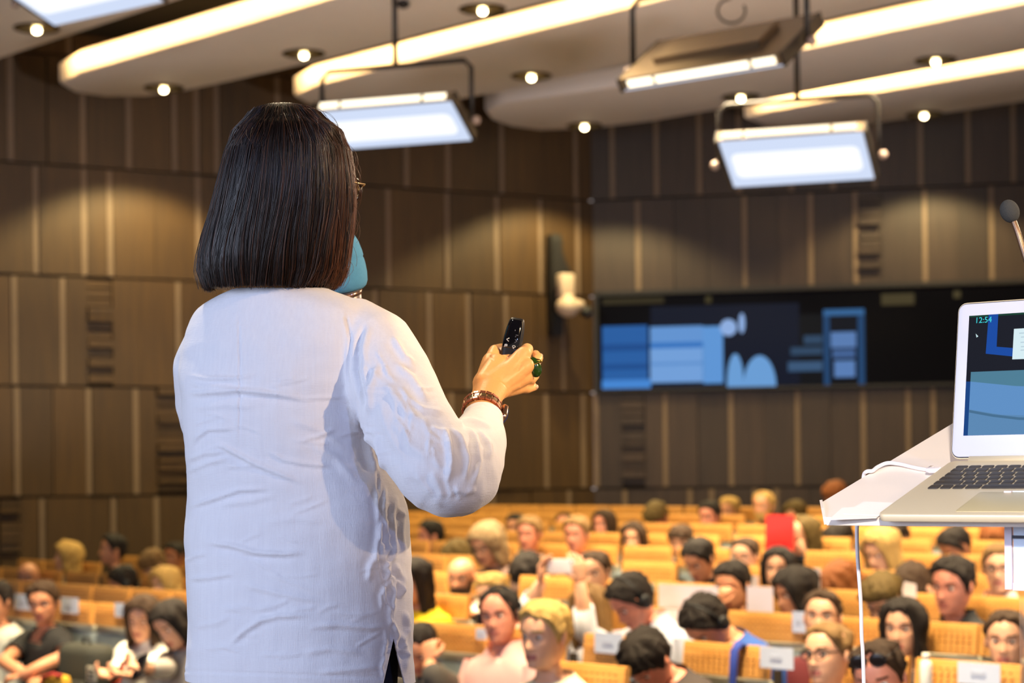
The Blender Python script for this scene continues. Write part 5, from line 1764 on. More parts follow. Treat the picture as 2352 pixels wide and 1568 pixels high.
mb = MB()
seg = 64
ph = np.arange(seg) * 2 * PI / seg
rings = []
for y in list(np.linspace(252.5, 300, 8)) + list(np.linspace(312, 660, 22)):
    sc_ = 0.975 - 0.035 * float(smooth01(300, 420, y))
    p = hair_pt(ph, np.full(seg, y), sc_)
    # leave the face open: pull the front in below the brow
    fr = smooth01(0.55, 0.95, np.cos(ph - (PI - 0.75))) * smooth01(360, 410, y)
    cpt = np.array(hc_world); 
    p[:, 1] = p[:, 1] - fr * (p[:, 1] - (cpt[1] + 0.045)) * 0.8
    p[:, 0] = p[:, 0] - fr * np.maximum(0, p[:, 0] - (cpt[0] + 0.03)) * 0.3
    rings.append([Vector(v) for v in p])
mb.loft(rings)
NS = 6000
SEGS = 11
rng = np.random.default_rng(11)
V_, F_, MI = [], [], []
for i in range(NS):
    phi = rng.uniform(-PI * 0.60, PI * 0.62)
    # strands leave a parting on the crown and drift with their neighbours
    y0 = 253 + abs(rng.normal(0, 10)) if rng.random() < 0.65 else rng.uniform(255, 420)
    yend = 667 + rng.normal(0, 3.5) - 14 * max(0, math.sin(phi)) ** 3 * rng.random() - (abs(rng.normal(0, 26)) if rng.random() < 0.06 else 0)
    yend += -16 * smooth01(0.3, 1.3, abs(phi - 0.1)) * 0.3
    t = np.linspace(0, 1, SEGS)
    y = y0 + (yend - y0) * t ** 0.9
    wob = 0.05 * np.sin(9 * phi + 4 * t) * t + rng.normal(0, 0.035) * t
    e = np.abs(rng.normal(0, 0.0022)) + 0.0005
    clump = 0.0018 * math.sin(31 * phi) + 0.0014 * math.sin(53 * phi + 1)
    ex = e + clump * t
    if rng.random() < 0.02:
        ex = ex + rng.uniform(0.002, 0.012) * t ** 1.5
    hy_phi = phi * (0.6 + 0.4 * smooth01(0, 0.2, t)) if y0 < 290 else phi
    p = hair_pt(hy_phi + wob, np.maximum(y, 252.3), 0.965, 0.0) 
    c = hair_pt(0 * t, np.maximum(y, 252.3), 0.0)
    rad = p - c; rad[:, 2] = 0
    ln = np.linalg.norm(rad, axis=1, keepdims=True)
    p = p + rad / np.maximum(ln, 1e-6) * np.asarray(ex).reshape(-1, 1)
    p[:, 2] += (0.004 * (1 - t) * (y0 < 275))
    inw = smooth01(0.85, 1.0, t) * rng.uniform(0.0, 0.006)
    p = p - rad / np.maximum(ln, 1e-6) * inw[:, None]
    tg = np.gradient(p, axis=0); tg /= np.linalg.norm(tg, axis=1, keepdims=True)
    nrm_ = rad / np.maximum(ln, 1e-6)
    sdir = np.cross(tg, nrm_); sdir /= np.maximum(np.linalg.norm(sdir, axis=1, keepdims=True), 1e-6)
    r = rng.uniform(0.00035, 0.0007) * (1 - 0.5 * t ** 3)
    o = len(V_)
    for k in range(SEGS):
        V_.append(p[k] + sdir[k] * r[k]); V_.append(p[k] + nrm_[k] * r[k] * 1.2); V_.append(p[k] - sdir[k] * r[k])
    m_ = 1 if rng.random() < 0.14 + 0.45 * max(0, math.sin(phi)) ** 2 else 0  # random chestnut strands, extra on the right to paint in warm rim light
    for k in range(SEGS - 1):
        for q in range(3):
            q2 = (q + 1) % 3
            F_.append((o + 3 * k + q, o + 3 * k + q2, o + 3 * k + 3 + q2, o + 3 * k + 3 + q)); MI.append(m_)
# a few loose flyaway hairs at the crown and the right cheek
for i in range(70):
    phi = rng.uniform(0.6, 1.9) if i % 3 else rng.uniform(-1, 1)
    y0 = rng.uniform(255, 330) if i % 3 == 0 else rng.uniform(300, 600)
    t = np.linspace(0, 1, SEGS)
    L_ = rng.uniform(40, 110)
    p = hair_pt(phi + rng.normal(0, .15) * t, np.clip(y0 + L_ * t, 252.3, 664), 0.97, 0.0)
    c = hair_pt(0 * t, np.clip(y0 + L_ * t, 252.3, 664), 0.0)
    rad = p - c; rad[:, 2] *= 0; ln = np.linalg.norm(rad, axis=1, keepdims=True); nrm_ = rad / np.maximum(ln, 1e-6)
    p = p + nrm_ * (rng.uniform(0.004, 0.018) * np.sin(t * PI * rng.uniform(0.5, 0.9)))[:, None]
    if y0 < 270:
        p[:, 2] += 0.012 * np.sin(t * PI)
    r = 0.00025
    o = len(V_)
    for k in range(SEGS):
        V_.append(p[k] + np.array([r, 0, 0])); V_.append(p[k] + np.array([0, -r, r])); V_.append(p[k] - np.array([r, 0, 0]))
    for k in range(SEGS - 1):
        for q in range(3):
            q2 = (q + 1) % 3
            F_.append((o + 3 * k + q, o + 3 * k + q2, o + 3 * k + 3 + q2, o + 3 * k + 3 + q)); MI.append(1)
o = len(mb.v)
mb.v.extend([tuple(v) for v in V_]); mb.f.extend([tuple(i + o for i in f) for f in F_]); mb.m.extend(MI)
ha = mb.build('hair', [M_DHAIR, M_DHAIR2]); adopt(ha, speaker, SPI)

# ---- glasses
M_GFR = mat('tortoise_glasses', srgb(46, 30, 20), 0.25)
M_GOLD = mat('gold_temple', srgb(214, 180, 130), 0.25, 0.9)
M_LENS, nt, b = new_mat('lens_glass')
b.inputs['Transmission Weight'].default_value = 0.9; b.inputs['Roughness'].default_value = 0.03; b.inputs['Base Color'].default_value = (0.75, 0.68, 0.6, 1)
def hd_w(p):
    return [SPM @ (Vector(v) + off_l) for v in FS.head(np.array(p, float))]
mb = MB()
for sx in (-1, 1):
    cx_ = sx * 0.034
    mb.tube(hd_w([(cx_ + 0.027 * math.cos(a), -0.106 + 0.012 * abs(cx_ + 0.027 * math.cos(a)) / 0.06, 0.004 + 0.022 * math.sin(a)) for a in np.linspace(0, 2 * PI, 29)]), 0.0022, 8)
mb.tube(hd_w([(-0.009, -0.106, 0.008), (0, -0.110, 0.011), (0.009, -0.106, 0.008)]), 0.002, 6)
gl = mb.build('glasses', M_GFR); adopt(gl, speaker, SPI)
mb = MB()
for sx in (-1, 1):
    mb.tube(hd_w([(sx * 0.062, -0.094, 0.010), (sx * 0.078, -0.088, 0.010), (sx * 0.082, -0.05, 0.010), (sx * 0.083, 0.01, 0.006)]), 0.0016, 6)
gt = mb.build('temple', M_GOLD); adopt(gt, speaker, SPI)
gt.parent = gl
mb = MB()
for sx in (-1, 1):
    e_ = MB(); e_.ball((sx * 0.034, -0.0985, 0.004), (0.026, 0.0015, 0.021), 16, 6)
    mb.add(hd_w(e_.v), e_.f)
le = mb.build('lenses', M_LENS); adopt(le, speaker, SPI); le.parent = gl

# ---- link wrist watch
M_LINKB = mat('bronze_link', srgb(176, 112, 88), 0.32, 0.8)
M_LINKD = mat('olive_centre_link', srgb(140, 116, 84), 0.3, 0.8)
M_WCASE = mat('rose_steel_watch_case', srgb(196, 160, 140), 0.2, 0.9)
M_WDIAL = glow('watch_dial', (0.10, 0.12, 0.30, 1), 0.25)
wc = hw(1107, 938, 3.027)
wv = (hw(1113, 925, 3.035) - hw(1098, 1010, 2.965)).normalized()
wx_ = wv.cross(Vector((0, 0, 1))).normalized(); wy_ = wx_.cross(wv)
watch = empty('link_band')
watch.name = 'wrist_watch'
watch.parent = speaker
NL = 18
for k in range(NL):
    a0 = 2 * PI * k / NL
    rad = 0.0285
    c = wc + (wx_ * math.cos(a0) + wy_ * math.sin(a0) * 0.92) * rad
    t = (-wx_ * math.sin(a0) + wy_ * math.cos(a0) * 0.92).normalized()
    nr = t.cross(wv)
    R3 = Matrix((t, wv, nr)).transposed()
    mb = MB()
    mb.box(c, (0.0082, 0.0075, 0.0028), R3, 1)
    for o_ in (-0.0068, 0.0068):
        mb.box(c + wv * o_ + t * 0.002, (0.0092, 0.0052, 0.0034), R3, 0)
    l_ = mb.build('band_link', [M_LINKB, M_LINKD], smooth=False)
    bv = l_.modifiers.new('b', 'BEVEL'); bv.width = 0.0008; bv.segments = 2
    adopt(l_, watch, SPI)
a0 = math.radians(-14)
best = None
target = hw(1147, 958, 3.035)
for k in range(72):
    a_ = 2 * PI * k / 72
    q = wc + (wx_ * math.cos(a_) + wy_ * math.sin(a_) * 0.92) * 0.031
    x_, y_ = project(q)
    dd = abs(x_ - 1147) + abs(y_ - 958)
    if best is None or dd < best[0]:
        best = (dd, a_)
a0 = best[1]
t = (-wx_ * math.sin(a0) + wy_ * math.cos(a0) * 0.92).normalized(); nr = t.cross(wv)
R3 = Matrix((t, wv, nr)).transposed()
c = wc + (wx_ * math.cos(a0) + wy_ * math.sin(a0) * 0.92) * 0.032
out = 1 if (c - wc).dot(nr) > 0 else -1
mb = MB(); mb.rbox(c, (0.036, 0.034, 0.008), 0.008, R3); w_ = mb.build('watch_case', M_WCASE); adopt(w_, watch, SPI)
mb = MB(); mb.rbox(c + nr * out * 0.0046, (0.030, 0.028, 0.003), 0.007, R3); w_ = mb.build('watch_dial', M_WDIAL); adopt(w_, watch, SPI)

# ---- big green ring on the middle finger
M_JADE = mat('dark_green_stone', srgb(38, 66, 22), 0.12, noise=0.35, scale=60)
M_GOLDR = mat('gold_setting', srgb(200, 160, 70), 0.25, 0.95)
rg = empty('ring'); rg.name = 'finger_ring'; rg.parent = speaker
mb = MB(); mb.ball(hw(1227, 843, 3.098), (0.0112, 0.0085, 0.0165), 24, 16, rot=Matrix.Rotation(-0.32, 3, 'Y')); o = mb.build('stone', M_JADE); adopt(o, rg, SPI)
mb = MB(); mb.ball(hw(1232, 828, 3.101), (0.0100, 0.0080, 0.0035), 20, 8, rot=Matrix.Rotation(-0.32 + 0.5, 3, 'Y')); mb.tube([hw(1226 + 7 * math.cos(a), 836 + 13 * math.sin(a), 3.124 + 0.009 * math.sin(a * 2)) for a in np.linspace(0, 2 * PI, 17)], 0.0018, 6)
for k in range(7):
    mb.ball(hw(1219 + 3.2 * k, 831 + abs(k - 3) * -1.2 + 5, 3.0905), 0.0011, 8, 5)
o = mb.build('setting', M_GOLDR); adopt(o, rg, SPI)

# ------------------------------------------------------------------ things she holds: clicker and microphone
M_CLK = mat('matte_black_plastic', srgb(24, 22, 24), 0.42)
M_CLKG = mat('gloss_black_panel', (0.004, 0.004, 0.006, 1), 0.06)
M_MARK = mat('white_print', srgb(222, 224, 228), 0.5)
M_MARKB = mat('grey_print', srgb(120, 120, 126), 0.5)
b0 = hw(1164, 850, 3.108); b1 = hw(1189, 731, 3.118)
ax = (b1 - b0).normalized()
fr = Vector((-0.16, -1, 0.10)); fr = (fr - ax * fr.dot(ax)).normalized()
sd = ax.cross(fr)
LR_ = (b1 - b0).length
clk = empty('presentation_remote', b0, 0, 'black presentation clicker held upright in the speaker\'s right hand', 'remote')
CI = Matrix.Translation(b0).inverted()
def clk_pt(u, v, w):
    return b0 + ax * (u * LR_) + sd * v + fr * w
mb = MB()
rings = []
for u, hw_, th_ in ((-0.06, .0110, .006), (-0.04, .0125, .0085), (0.1, .0142, .0098), (0.35, .0150, .0100), (0.6, .0152, .0095), (0.8, .0140, .0085), (0.93, .0122, .0072), (0.985, .0108, .0058), (1.0, .0092, .0035)):
    rings.append([clk_pt(u, hw_ * math.copysign(abs(math.cos(t)) ** 0.6, math.cos(t)), th_ * math.copysign(abs(math.sin(t)) ** 0.75, math.sin(t))) for t in np.linspace(0, 2 * PI, 33)[:-1]])
mb.loft(rings); o = mb.build('case', M_CLK); adopt(o, clk, CI)
mb = MB()
rings = []
for u, hw_, th_ in ((0.40, .0125, .0100), (0.43, .0128, .0104), (0.62, .0126, .0101), (0.8, .0115, .0091), (0.9, .0100, .0080), (0.955, .0085, .0069)):
    rings.append([clk_pt(u, v * hw_, th_ * (1 - 0.14 * v * v) + d_) for v, d_ in ((-1, -.002), (-1, .0), (-.5, .0003), (0, .0004), (.5, .0003), (1, 0), (1, -.002))])
mb.loft(rings); o = mb.build('button_panel', M_CLKG); adopt(o, clk, CI)


def clk_line(mb, pts, r=0.00045):
    mb.tube([clk_pt(u, v, (0.0102 if u < 0.65 else 0.0102 - (u - 0.65) * 0.011) * (1 - 0.14 * (v / .0125) ** 2) + 0.0006) for u, v in pts], r, 5)


mb = MB()
clk_line(mb, [(0.585, -.0045), (0.553, -.0085), (0.52, -.0045)], .0007)
o = mb.build('back_arrow', M_MARK); adopt(o, clk, CI)
mb = MB()
clk_line(mb, [(0.575, .0050), (0.545, .0080), (0.515, .0050)]); clk_line(mb, [(0.62, .004), (0.635, .0055)]); clk_line(mb, [(0.66, .0045), (0.66, .0085)])
o = mb.build('forward_arrow', M_MARKB); adopt(o, clk, CI)
mb = MB()
clk_line(mb, [(0.455, -.0095), (0.455, -.0055), (0.425, -.0055), (0.425, -.0095), (0.455, -.0095)]); clk_line(mb, [(0.447, -.0085), (0.44, -.0065)]); clk_line(mb, [(0.418, -.0100), (0.412, -.0085)])
o = mb.build('screen_symbol', M_MARK); adopt(o, clk, CI)
mb = MB()
clk_line(mb, [(0.44 + 0.018 * math.sin(t), .0052 + .0024 * math.cos(t)) for t in np.linspace(0, 2 * PI, 13)]); clk_line(mb, [(0.42, .0052), (0.408, .0040), (0.40, .0062)])
o = mb.build('pointer_symbol', M_MARK); adopt(o, clk, CI)
mb = MB(); clk_line(mb, [(0.755, .0020), (0.735, .0018)], .0007); o = mb.build('indicator', M_MARKB); adopt(o, clk, CI)

M_FOAM = mat('teal_blue_foam', srgb(76, 142, 186), 0.9, noise=0.08, scale=200, bump=0.25, bscale=700)
M_MICM = mat('grey_mic_handle', srgb(120, 110, 112), 0.4, 0.5)
m0 = hw(772, 520, 3.24); m1 = hw(800, 668, 3.262); m2 = hw(852, 930, 3.335)
mic = empty('microphone', m1, 0, 'handheld microphone with blue foam windscreen at the speaker\'s mouth', 'microphone')
MI_ = Matrix.Translation(m1).inverted()
axm = (m1 - m0)
mb = MB()
prof = [(0.0, .002), (0.02, .010), (0.07, .019), (0.16, .0265), (0.28, .0315), (0.42, .0345), (0.49, .0352), (0.515, .0338), (0.54, .0350), (0.62, .0360), (0.75, .0362), (0.88, .0345), (0.95, .031), (0.985, .026), (1.0, .020)]
am = axm.normalized(); xm = am.cross(Vector((0, 1, 0))).normalized(); ym = am.cross(xm)
mb.loft([[m0 + axm * u + (xm * math.cos(2 * PI * k / 36) + ym * math.sin(2 * PI * k / 36)) * r_ for k in range(36)] for u, r_ in prof])
o = mb.build('windscreen', M_FOAM); adopt(o, mic, MI_)
mb = MB()
am = (m2 - m1); 
mb.tube([m1 - am.normalized() * 0.002, m1 + am * 0.1, m1 + am * 0.6, m1 + am * 1.0], [0.0205, 0.0195, 0.016, 0.0155], 24)
o = mb.build('handle', M_MICM); adopt(o, mic, MI_)
mb = MB(); mb.tube([m1 - am.normalized() * 0.001, m1 + am.normalized() * 0.006], 0.0225, 24); o = mb.build('band', M_WCASE); adopt(o, mic, MI_)

# ================================================================== lectern with laptop
LF = P(2012, 1181, 2.665); LH = P(2183, 1057, 2.83)
lb_ = (LH - LF); LDEP = lb_.length; lb_.normalize()
lbh = Vector((lb_.x, lb_.y, 0)).normalized()
la_ = Vector((lbh.y, -lbh.x, 0))
ln_ = la_.cross(lb_)
LR3 = Matrix((la_, lb_, ln_)).transposed()
M_LECT = mat('white_lacquer_lectern', srgb(244, 234, 226), 0.35)
M_LECTE = mat('lectern_white_metal', srgb(236, 226, 220), 0.4)
M_ALU = mat('aluminium_laptop', srgb(228, 214, 184), 0.4, 0.25, noise=0.02)
M_KEY = mat('black_key', srgb(58, 54, 52), 0.55)
M_PAD = mat('trackpad', srgb(206, 192, 152), 0.35, 0.2)
M_BEZ = mat('silver_bezel', srgb(186, 190, 206), 0.45, 0.1)
M_RUB = mat('dark_lid_gasket', srgb(40, 40, 56), 0.6)
M_CABLE = mat('white_cable', srgb(228, 222, 226), 0.5)


def LP(x, y, z=0.0):
    return LF + la_ * x + lb_ * y + ln_ * z


BTH = 0.011
lect = empty('lectern', (LF + la_ * 0.25).x and Vector(((LF + la_ * 0.3 + lbh * 0.1).x, (LF + la_ * 0.3 + lbh * 0.1).y, STAGE_Z)), 0, 'white lectern with slanted top board cut off by the right edge of the photo', 'lectern')
LI = Matrix.Translation(lect.location).inverted()
pz = LP(0, 0, -BTH - 0.0015)           # plane of the board
c_fl = plane_hit(1895, 1188, pz, ln_)
r0 = plane_hit(1888, 1152, pz, ln_); r1 = plane_hit(2182, 975, pz, ln_)
rdir = (r1 - r0).normalized()
c_bl = r0 + rdir * 0.56
c_fr = c_fl + la_ * 0.80
c_br = c_fr + (lb_ * 2 - rdir).normalized() * 0.62
mb = MB()
top = [c_fl, c_fr, c_br, c_bl, r0]
mb.loft([[p - ln_ * 0.012 for p in top], [p - ln_ * 0.001 for p in top], top])
o = mb.build('top_board', M_LECT, smooth=False); bv = o.modifiers.new('b', 'BEVEL'); bv.width = 0.0025; bv.segments = 2; adopt(o, lect, LI)
mb = MB()
ed = (c_fl - r0).normalized(); en = ed.cross(ln_).normalized()
if (c_fr - r0).dot(en) < 0:
    en = -en
mb.loft([[p - ln_ * 0.010, p + ln_ * hh, p + ln_ * hh + en * 0.004, p + en * 0.004 - ln_ * 0.010] for p, hh in ((r0 - en * 0.003, 0.003), (r0 * 0.4 + c_fl * 0.6 - en * 0.003, 0.005), (c_fl - en * 0.003, 0.001))])
o = mb.build('corner_lip', M_LECTE, smooth=False); adopt(o, lect, LI)
# stem: tall pane of clear acrylic with a pale printed box at the top, on a round foot
M_ACR, nt, b = new_mat('clear_acrylic')
b.inputs['Base Color'].default_value = srgb(236, 206, 186); b.inputs['Roughness'].default_value = 0.1; b.inputs['Alpha'].default_value = 0.07
sx0 = plane_hit(2320, 1290, LP(0, 0.10, 0), la_.cross(Vector((0, 0, 1)))) 
def stem_pt(x, z, y=0.0):
    return Vector((sx0.x, sx0.y, 0)) + la_ * x + lbh * y + Vector((0, 0, z))
SR3 = Matrix((la_, lbh, Vector((0, 0, 1)))).transposed()
zb = plane_hit(2322, 1352, stem_pt(0, 1), lbh).z
zt = LP(0.3, 0.12, -0.03).z
mb = MB(); mb.box(stem_pt(0.20, (STAGE_Z + 0.02 + zt) / 2, 0.02), (0.39, 0.010, zt - STAGE_Z - 0.04), SR3)
o = mb.build('acrylic_stem', M_ACR, smooth=False); adopt(o, lect, LI)
M_PRN = mat('pale_blue_panel', srgb(206, 222, 244), 0.45)
M_PRE = mat('lilac_panel_edge', srgb(216, 206, 222), 0.5)
mb = MB(); mb.box(stem_pt(0.17, (zb + zt + 0.02) / 2, 0.0), (0.32, 0.022, zt + 0.02 - zb), SR3)
o = mb.build('front_panel', M_PRN, smooth=False); adopt(o, lect, LI)
mb = MB(); mb.box(stem_pt(0.004, (zb + zt + 0.02) / 2, -0.012), (0.010, 0.004, zt + 0.02 - zb), SR3); mb.box(stem_pt(0.17, zb + 0.004, -0.012), (0.32, 0.004, 0.010), SR3)
o = mb.build('panel_edge', M_PRE, smooth=False); adopt(o, lect, LI)
zl_ = plane_hit(2330, 1232, stem_pt(0, 1), lbh).z
mb = MB(); mb.box(stem_pt(0.17, zl_, -0.012), (0.32, 0.003, 0.004), SR3)
o = mb.build('seam', M_RUB, smooth=False); adopt(o, lect, LI)
mb = MB(); mb.rbox(stem_pt(0.2, STAGE_Z + 0.012, 0.02), (0.5, 0.4, 0.024), 0.08, SR3)
o = mb.build('foot', M_LECTE); adopt(o, lect, LI)
# papers lying at the left front corner of the board
mb = MB()
for (x0, y0, ang, dz) in ((-0.046, 0.014, 0.12, 0.0006), (-0.030, 0.030, -0.1, 0.0012)):
    R_p = LR3 @ Matrix.Rotation(ang, 3, 'Z')
    mb.box(LP(x0, y0 + 0.02, -BTH + 0.0002 + dz), (0.07, 0.05, 0.0005), R_p)
o = mb.build('paper_slip', mat('white_paper', srgb(246, 240, 236), 0.8), smooth=False)
tag(o, 'small white paper slips at the left corner of the lectern board', 'paper')

# ---- laptop
lap = empty('laptop', LF, 0, 'open silver laptop with lit screen on the white lectern', 'laptop')
QI = Matrix.Translation(LF).inverted()
LW = 0.325
mb = MB()
mb.rbox(LP(LW / 2, LDEP / 2, -BTH / 2), (LW, LDEP, BTH), 0.012, LR3, seg=5)
o = mb.build('base', M_ALU, angle=40); adopt(o, lap, QI)
mb = MB()
x0k, x1k = 0.0235, LW - 0.0235
yk0, yk1 = 0.102, 0.207
rows_k = 6
for r_ in range(rows_k):
    yy0 = yk0 + (yk1 - yk0) * r_ / rows_k; hgt = (yk1 - yk0) / rows_k - 0.0032
    if r_ == 5:
        hgt *= 0.62
    if r_ == 0:
        ws = [1, 1, 1, 1.3, 5.4, 1.3, 1, 1, 1, 1]
    elif r_ == 1:
        ws = [2.3] + [1] * 10 + [2.4]
    elif r_ == 2:
        ws = [1.8] + [1] * 11 + [1.9]
    elif r_ == 3:
        ws = [1.5] + [1] * 12 + [1.2]
    elif r_ == 4:
        ws = [1] * 13 + [1.7]
    else:
        ws = [1.05] * 14
    tw = sum(ws); x = x0k
    for w_ in ws:
        wd = (x1k - x0k) * w_ / tw
        mb.rbox(LP(x + wd / 2, yy0 + hgt / 2, 0.0006), (wd - 0.0032, hgt, 0.0022), 0.0022, LR3, seg=2)
        x += wd
o = mb.build('keyboard', M_KEY, angle=40); adopt(o, lap, QI)
mb = MB(); mb.rbox(LP(LW / 2, 0.050, 0.0002), (0.105, 0.076, 0.0008), 0.004, LR3); o = mb.build('trackpad', M_PAD, angle=40); adopt(o, lap, QI)
mb = MB(); mb.tube([LP(0.03, LDEP + 0.001, 0.0), LP(LW - 0.03, LDEP + 0.001, 0.0)], 0.006, 12); o = mb.build('hinge', M_ALU); adopt(o, lap, QI)
tl = math.radians(7.3)
lc_ = (lbh * math.sin(tl) + Vector((0, 0, math.cos(tl)))).normalized()
lm_ = lc_.cross(la_)                       # away from the viewer
D3 = Matrix((la_, lm_, lc_)).transposed()
LIDH = 0.225
lid0 = LP(0, LDEP, 0.002)
def LD(x, z, y=0.0):
    return lid0 + la_ * x + lc_ * z + lm_ * y
RX = Matrix.Rotation(PI / 2, 3, 'X')
mb = MB(); mb.rbox(LD(LW / 2, LIDH / 2, 0.004), (LW, LIDH, 0.005), 0.013, D3 @ RX, seg=5)
lid = mb.build('lid', M_ALU, angle=40); adopt(lid, lap, QI)
mb = MB(); mb.rbox(LD(LW / 2, LIDH / 2, 0.0008), (LW - 0.003, LIDH - 0.003, 0.0012), 0.012, D3 @ RX, seg=5); o = mb.build('gasket', M_RUB, angle=40); adopt(o, lap, QI); o.parent = lid
mb = MB(); mb.rbox(LD(LW / 2, LIDH / 2, -0.0004), (LW - 0.0056, LIDH - 0.0056, 0.0014), 0.011, D3 @ RX, seg=5); o = mb.build('bezel', M_BEZ, angle=40); adopt(o, lap, QI); o.parent = lid
SX0, SX1, SZ0_, SZ1_ = 0.0195, LW - 0.0195, 0.033, 0.205
M_SCR0 = glow('laptop_screen_dark', srgb(4, 10, 26), 1.0)
mb = MB(); mb.box(LD((SX0 + SX1) / 2, (SZ0_ + SZ1_) / 2, -0.0012), (SX1 - SX0, 0.0006, SZ1_ - SZ0_), D3)
scr_l = mb.build('screen', M_SCR0, smooth=False); adopt(scr_l, lap, QI)


def scr_poly(name, pts, color, lift, k=1.0):
    n_ = lm_
    base_ = LD(0, 0, -0.0015 - lift * 0.00012)
    v = []
    for (x, y) in pts:
        h = plane_hit(x, y, base_, n_)
        xx = min(max((h - base_).dot(la_), SX0), SX1); zz = min(max((h - base_).dot(lc_), SZ0_), SZ1_)
        v.append(base_ + la_ * xx + lc_ * zz)
    mb = MB(); mb.loft([[p + lm_ * 0.0001 for p in v], v])
    o = mb.build(name, em(color, k), smooth=False); adopt(o, lap, QI); o.parent = scr_l
    return o


scr_poly('menu_bar', [(2226, 722), (2420, 708), (2420, 718), (2226, 729)], (0, 58, 40), 1)
scr_poly('blue_frame', [(2271, 722), (2293, 719), (2289, 796), (2420, 806), (2420, 828), (2264, 812)], (0, 70, 160), 2)
scr_poly('document_window', [(2329, 755), (2420, 750), (2420, 822), (2325, 825)], (214, 236, 242), 3)
for (x0, x1, y0) in ((2341, 2410, 764), (2345, 2410, 773), (2344, 2410, 785), (2345, 2410, 795), (2344, 2410, 803)):
    scr_poly('text_line', [(x0, y0), (x1, y0 - 4), (x1, y0 - 2), (x0, y0 + 2)], (178, 200, 212), 4)
scr_poly('photo_lower', [(2230, 854), (2440, 846), (2440, 1010), (2222, 1016)], (92, 142, 196), 1)
scr_poly('photo_haze', [(2230, 854), (2440, 846), (2440, 890), (2330, 886), (2229, 876)], (74, 124, 148), 2)
scr_poly('photo_shade', [(2226, 940), (2300, 952), (2440, 956), (2440, 1010), (2222, 1016)], (88, 134, 178), 2)
scr_poly('photo_curve', [(2226, 941), (2280, 951), (2340, 958), (2440, 960), (2440, 966), (2340, 964), (2280, 957), (2226, 947)], (66, 108, 142), 3)
scr_poly('left_border', [(2219, 876), (2229, 876), (2222, 1018), (2209, 1021)], (0, 62, 128), 1)
scr_poly('bottom_border', [(2209, 1016), (2440, 1008), (2440, 1014), (2209, 1022)], (0, 50, 110), 2)
scr_poly('pointer', [(2241, 766), (2247, 772), (2243, 775)], (200, 230, 235), 3)
# the clock on the screen
td = bpy.data.curves.new('clock_text', 'FONT'); td.body = '12:54'; td.size = 0.0118; td.extrude = 0.00005
to = bpy.data.objects.new('clock_tmp', td); COL.objects.link(to)
bpy.context.view_layer.update()
tme = bpy.data.meshes.new_from_object(to.evaluated_get(bpy.context.evaluated_depsgraph_get()))
bpy.data.objects.remove(to)
q0 = plane_hit(2239, 742, LD(0, 0, -0.0019), lm_)
tme.transform(Matrix.Translation(q0) @ Matrix((la_, lc_, -lm_)).transposed().to_4x4())
tme.materials.append(em((60, 214, 224), 1.0))
o = bpy.data.objects.new('clock', tme); COL.objects.link(o); adopt(o, lap, QI); o.parent = scr_l

# ---- cable from the laptop over the board and down to the floor
bz = lambda x, y, h: plane_hit(x, y, pz + ln_ * h, ln_)
out_ = rdir.cross(ln_).normalized()
if out_.dot(la_) > 0:
    out_ = -out_
pts = [LP(-0.001, 0.196, -0.006), bz(2128, 1078, 0.004), bz(2100, 1073, 0.004), bz(2066, 1065, 0.005), bz(2038, 1063, 0.006), bz(2016, 1072, 0.005), bz(2004, 1081, 0.0045)]
eg = r0 + rdir * ((pts[-1] - r0).dot(rdir) - 0.004)
pts += [eg + ln_ * 0.0045, eg + out_ * 0.007 - ln_ * 0.004, eg + out_ * 0.008 - Vector((0, 0, 0.04))]
DC = pts[-1].y
pts += [P(1969, 1200, DC), P(1970, 1280, DC), P(1977, 1380, DC), P(1979, 1460, DC), P(1984, 1568, DC)]
last = pts[-1]
pts += [Vector((last.x + 0.004, last.y, (last.z + STAGE_Z) / 2)), Vector((last.x + 0.01, last.y, STAGE_Z + 0.03)), Vector((last.x + 0.06, last.y + 0.05, STAGE_Z + 0.006)), Vector((last.x + 0.4, last.y + 0.3, STAGE_Z + 0.006))]
def smooth_path(p, n=6):
    out = []
    for i in range(len(p) - 1):
        a, b2, c2, d = p[max(i - 1, 0)], p[i], p[i + 1], p[min(i + 2, len(p) - 1)]
        for k in range(n):
            t = k / n
            out.append(0.5 * ((2 * b2) + (c2 - a) * t + (2 * a - 5 * b2 + 4 * c2 - d) * t * t + (3 * b2 - a - 3 * c2 + d) * t ** 3))
    out.append(p[-1])
    return out
mb = MB(); mb.tube(smooth_path(pts), 0.0029, 10)
cab = empty('power_cable', pts[0], 0, 'white cable from the laptop over the lectern edge down to the floor', 'cable')
CBI = Matrix.Translation(pts[0]).inverted()
o = mb.build('cord', M_CABLE); adopt(o, cab, CBI)
mb = MB(); mb.rbox(LP(-0.011, 0.196, -0.004), (0.018, 0.011, 0.0065), 0.003, LR3); mb.box(LP(-0.020, 0.200, -0.004), (0.006, 0.016, 0.005), LR3)
o = mb.build('plug', M_CABLE); adopt(o, cab, CBI)

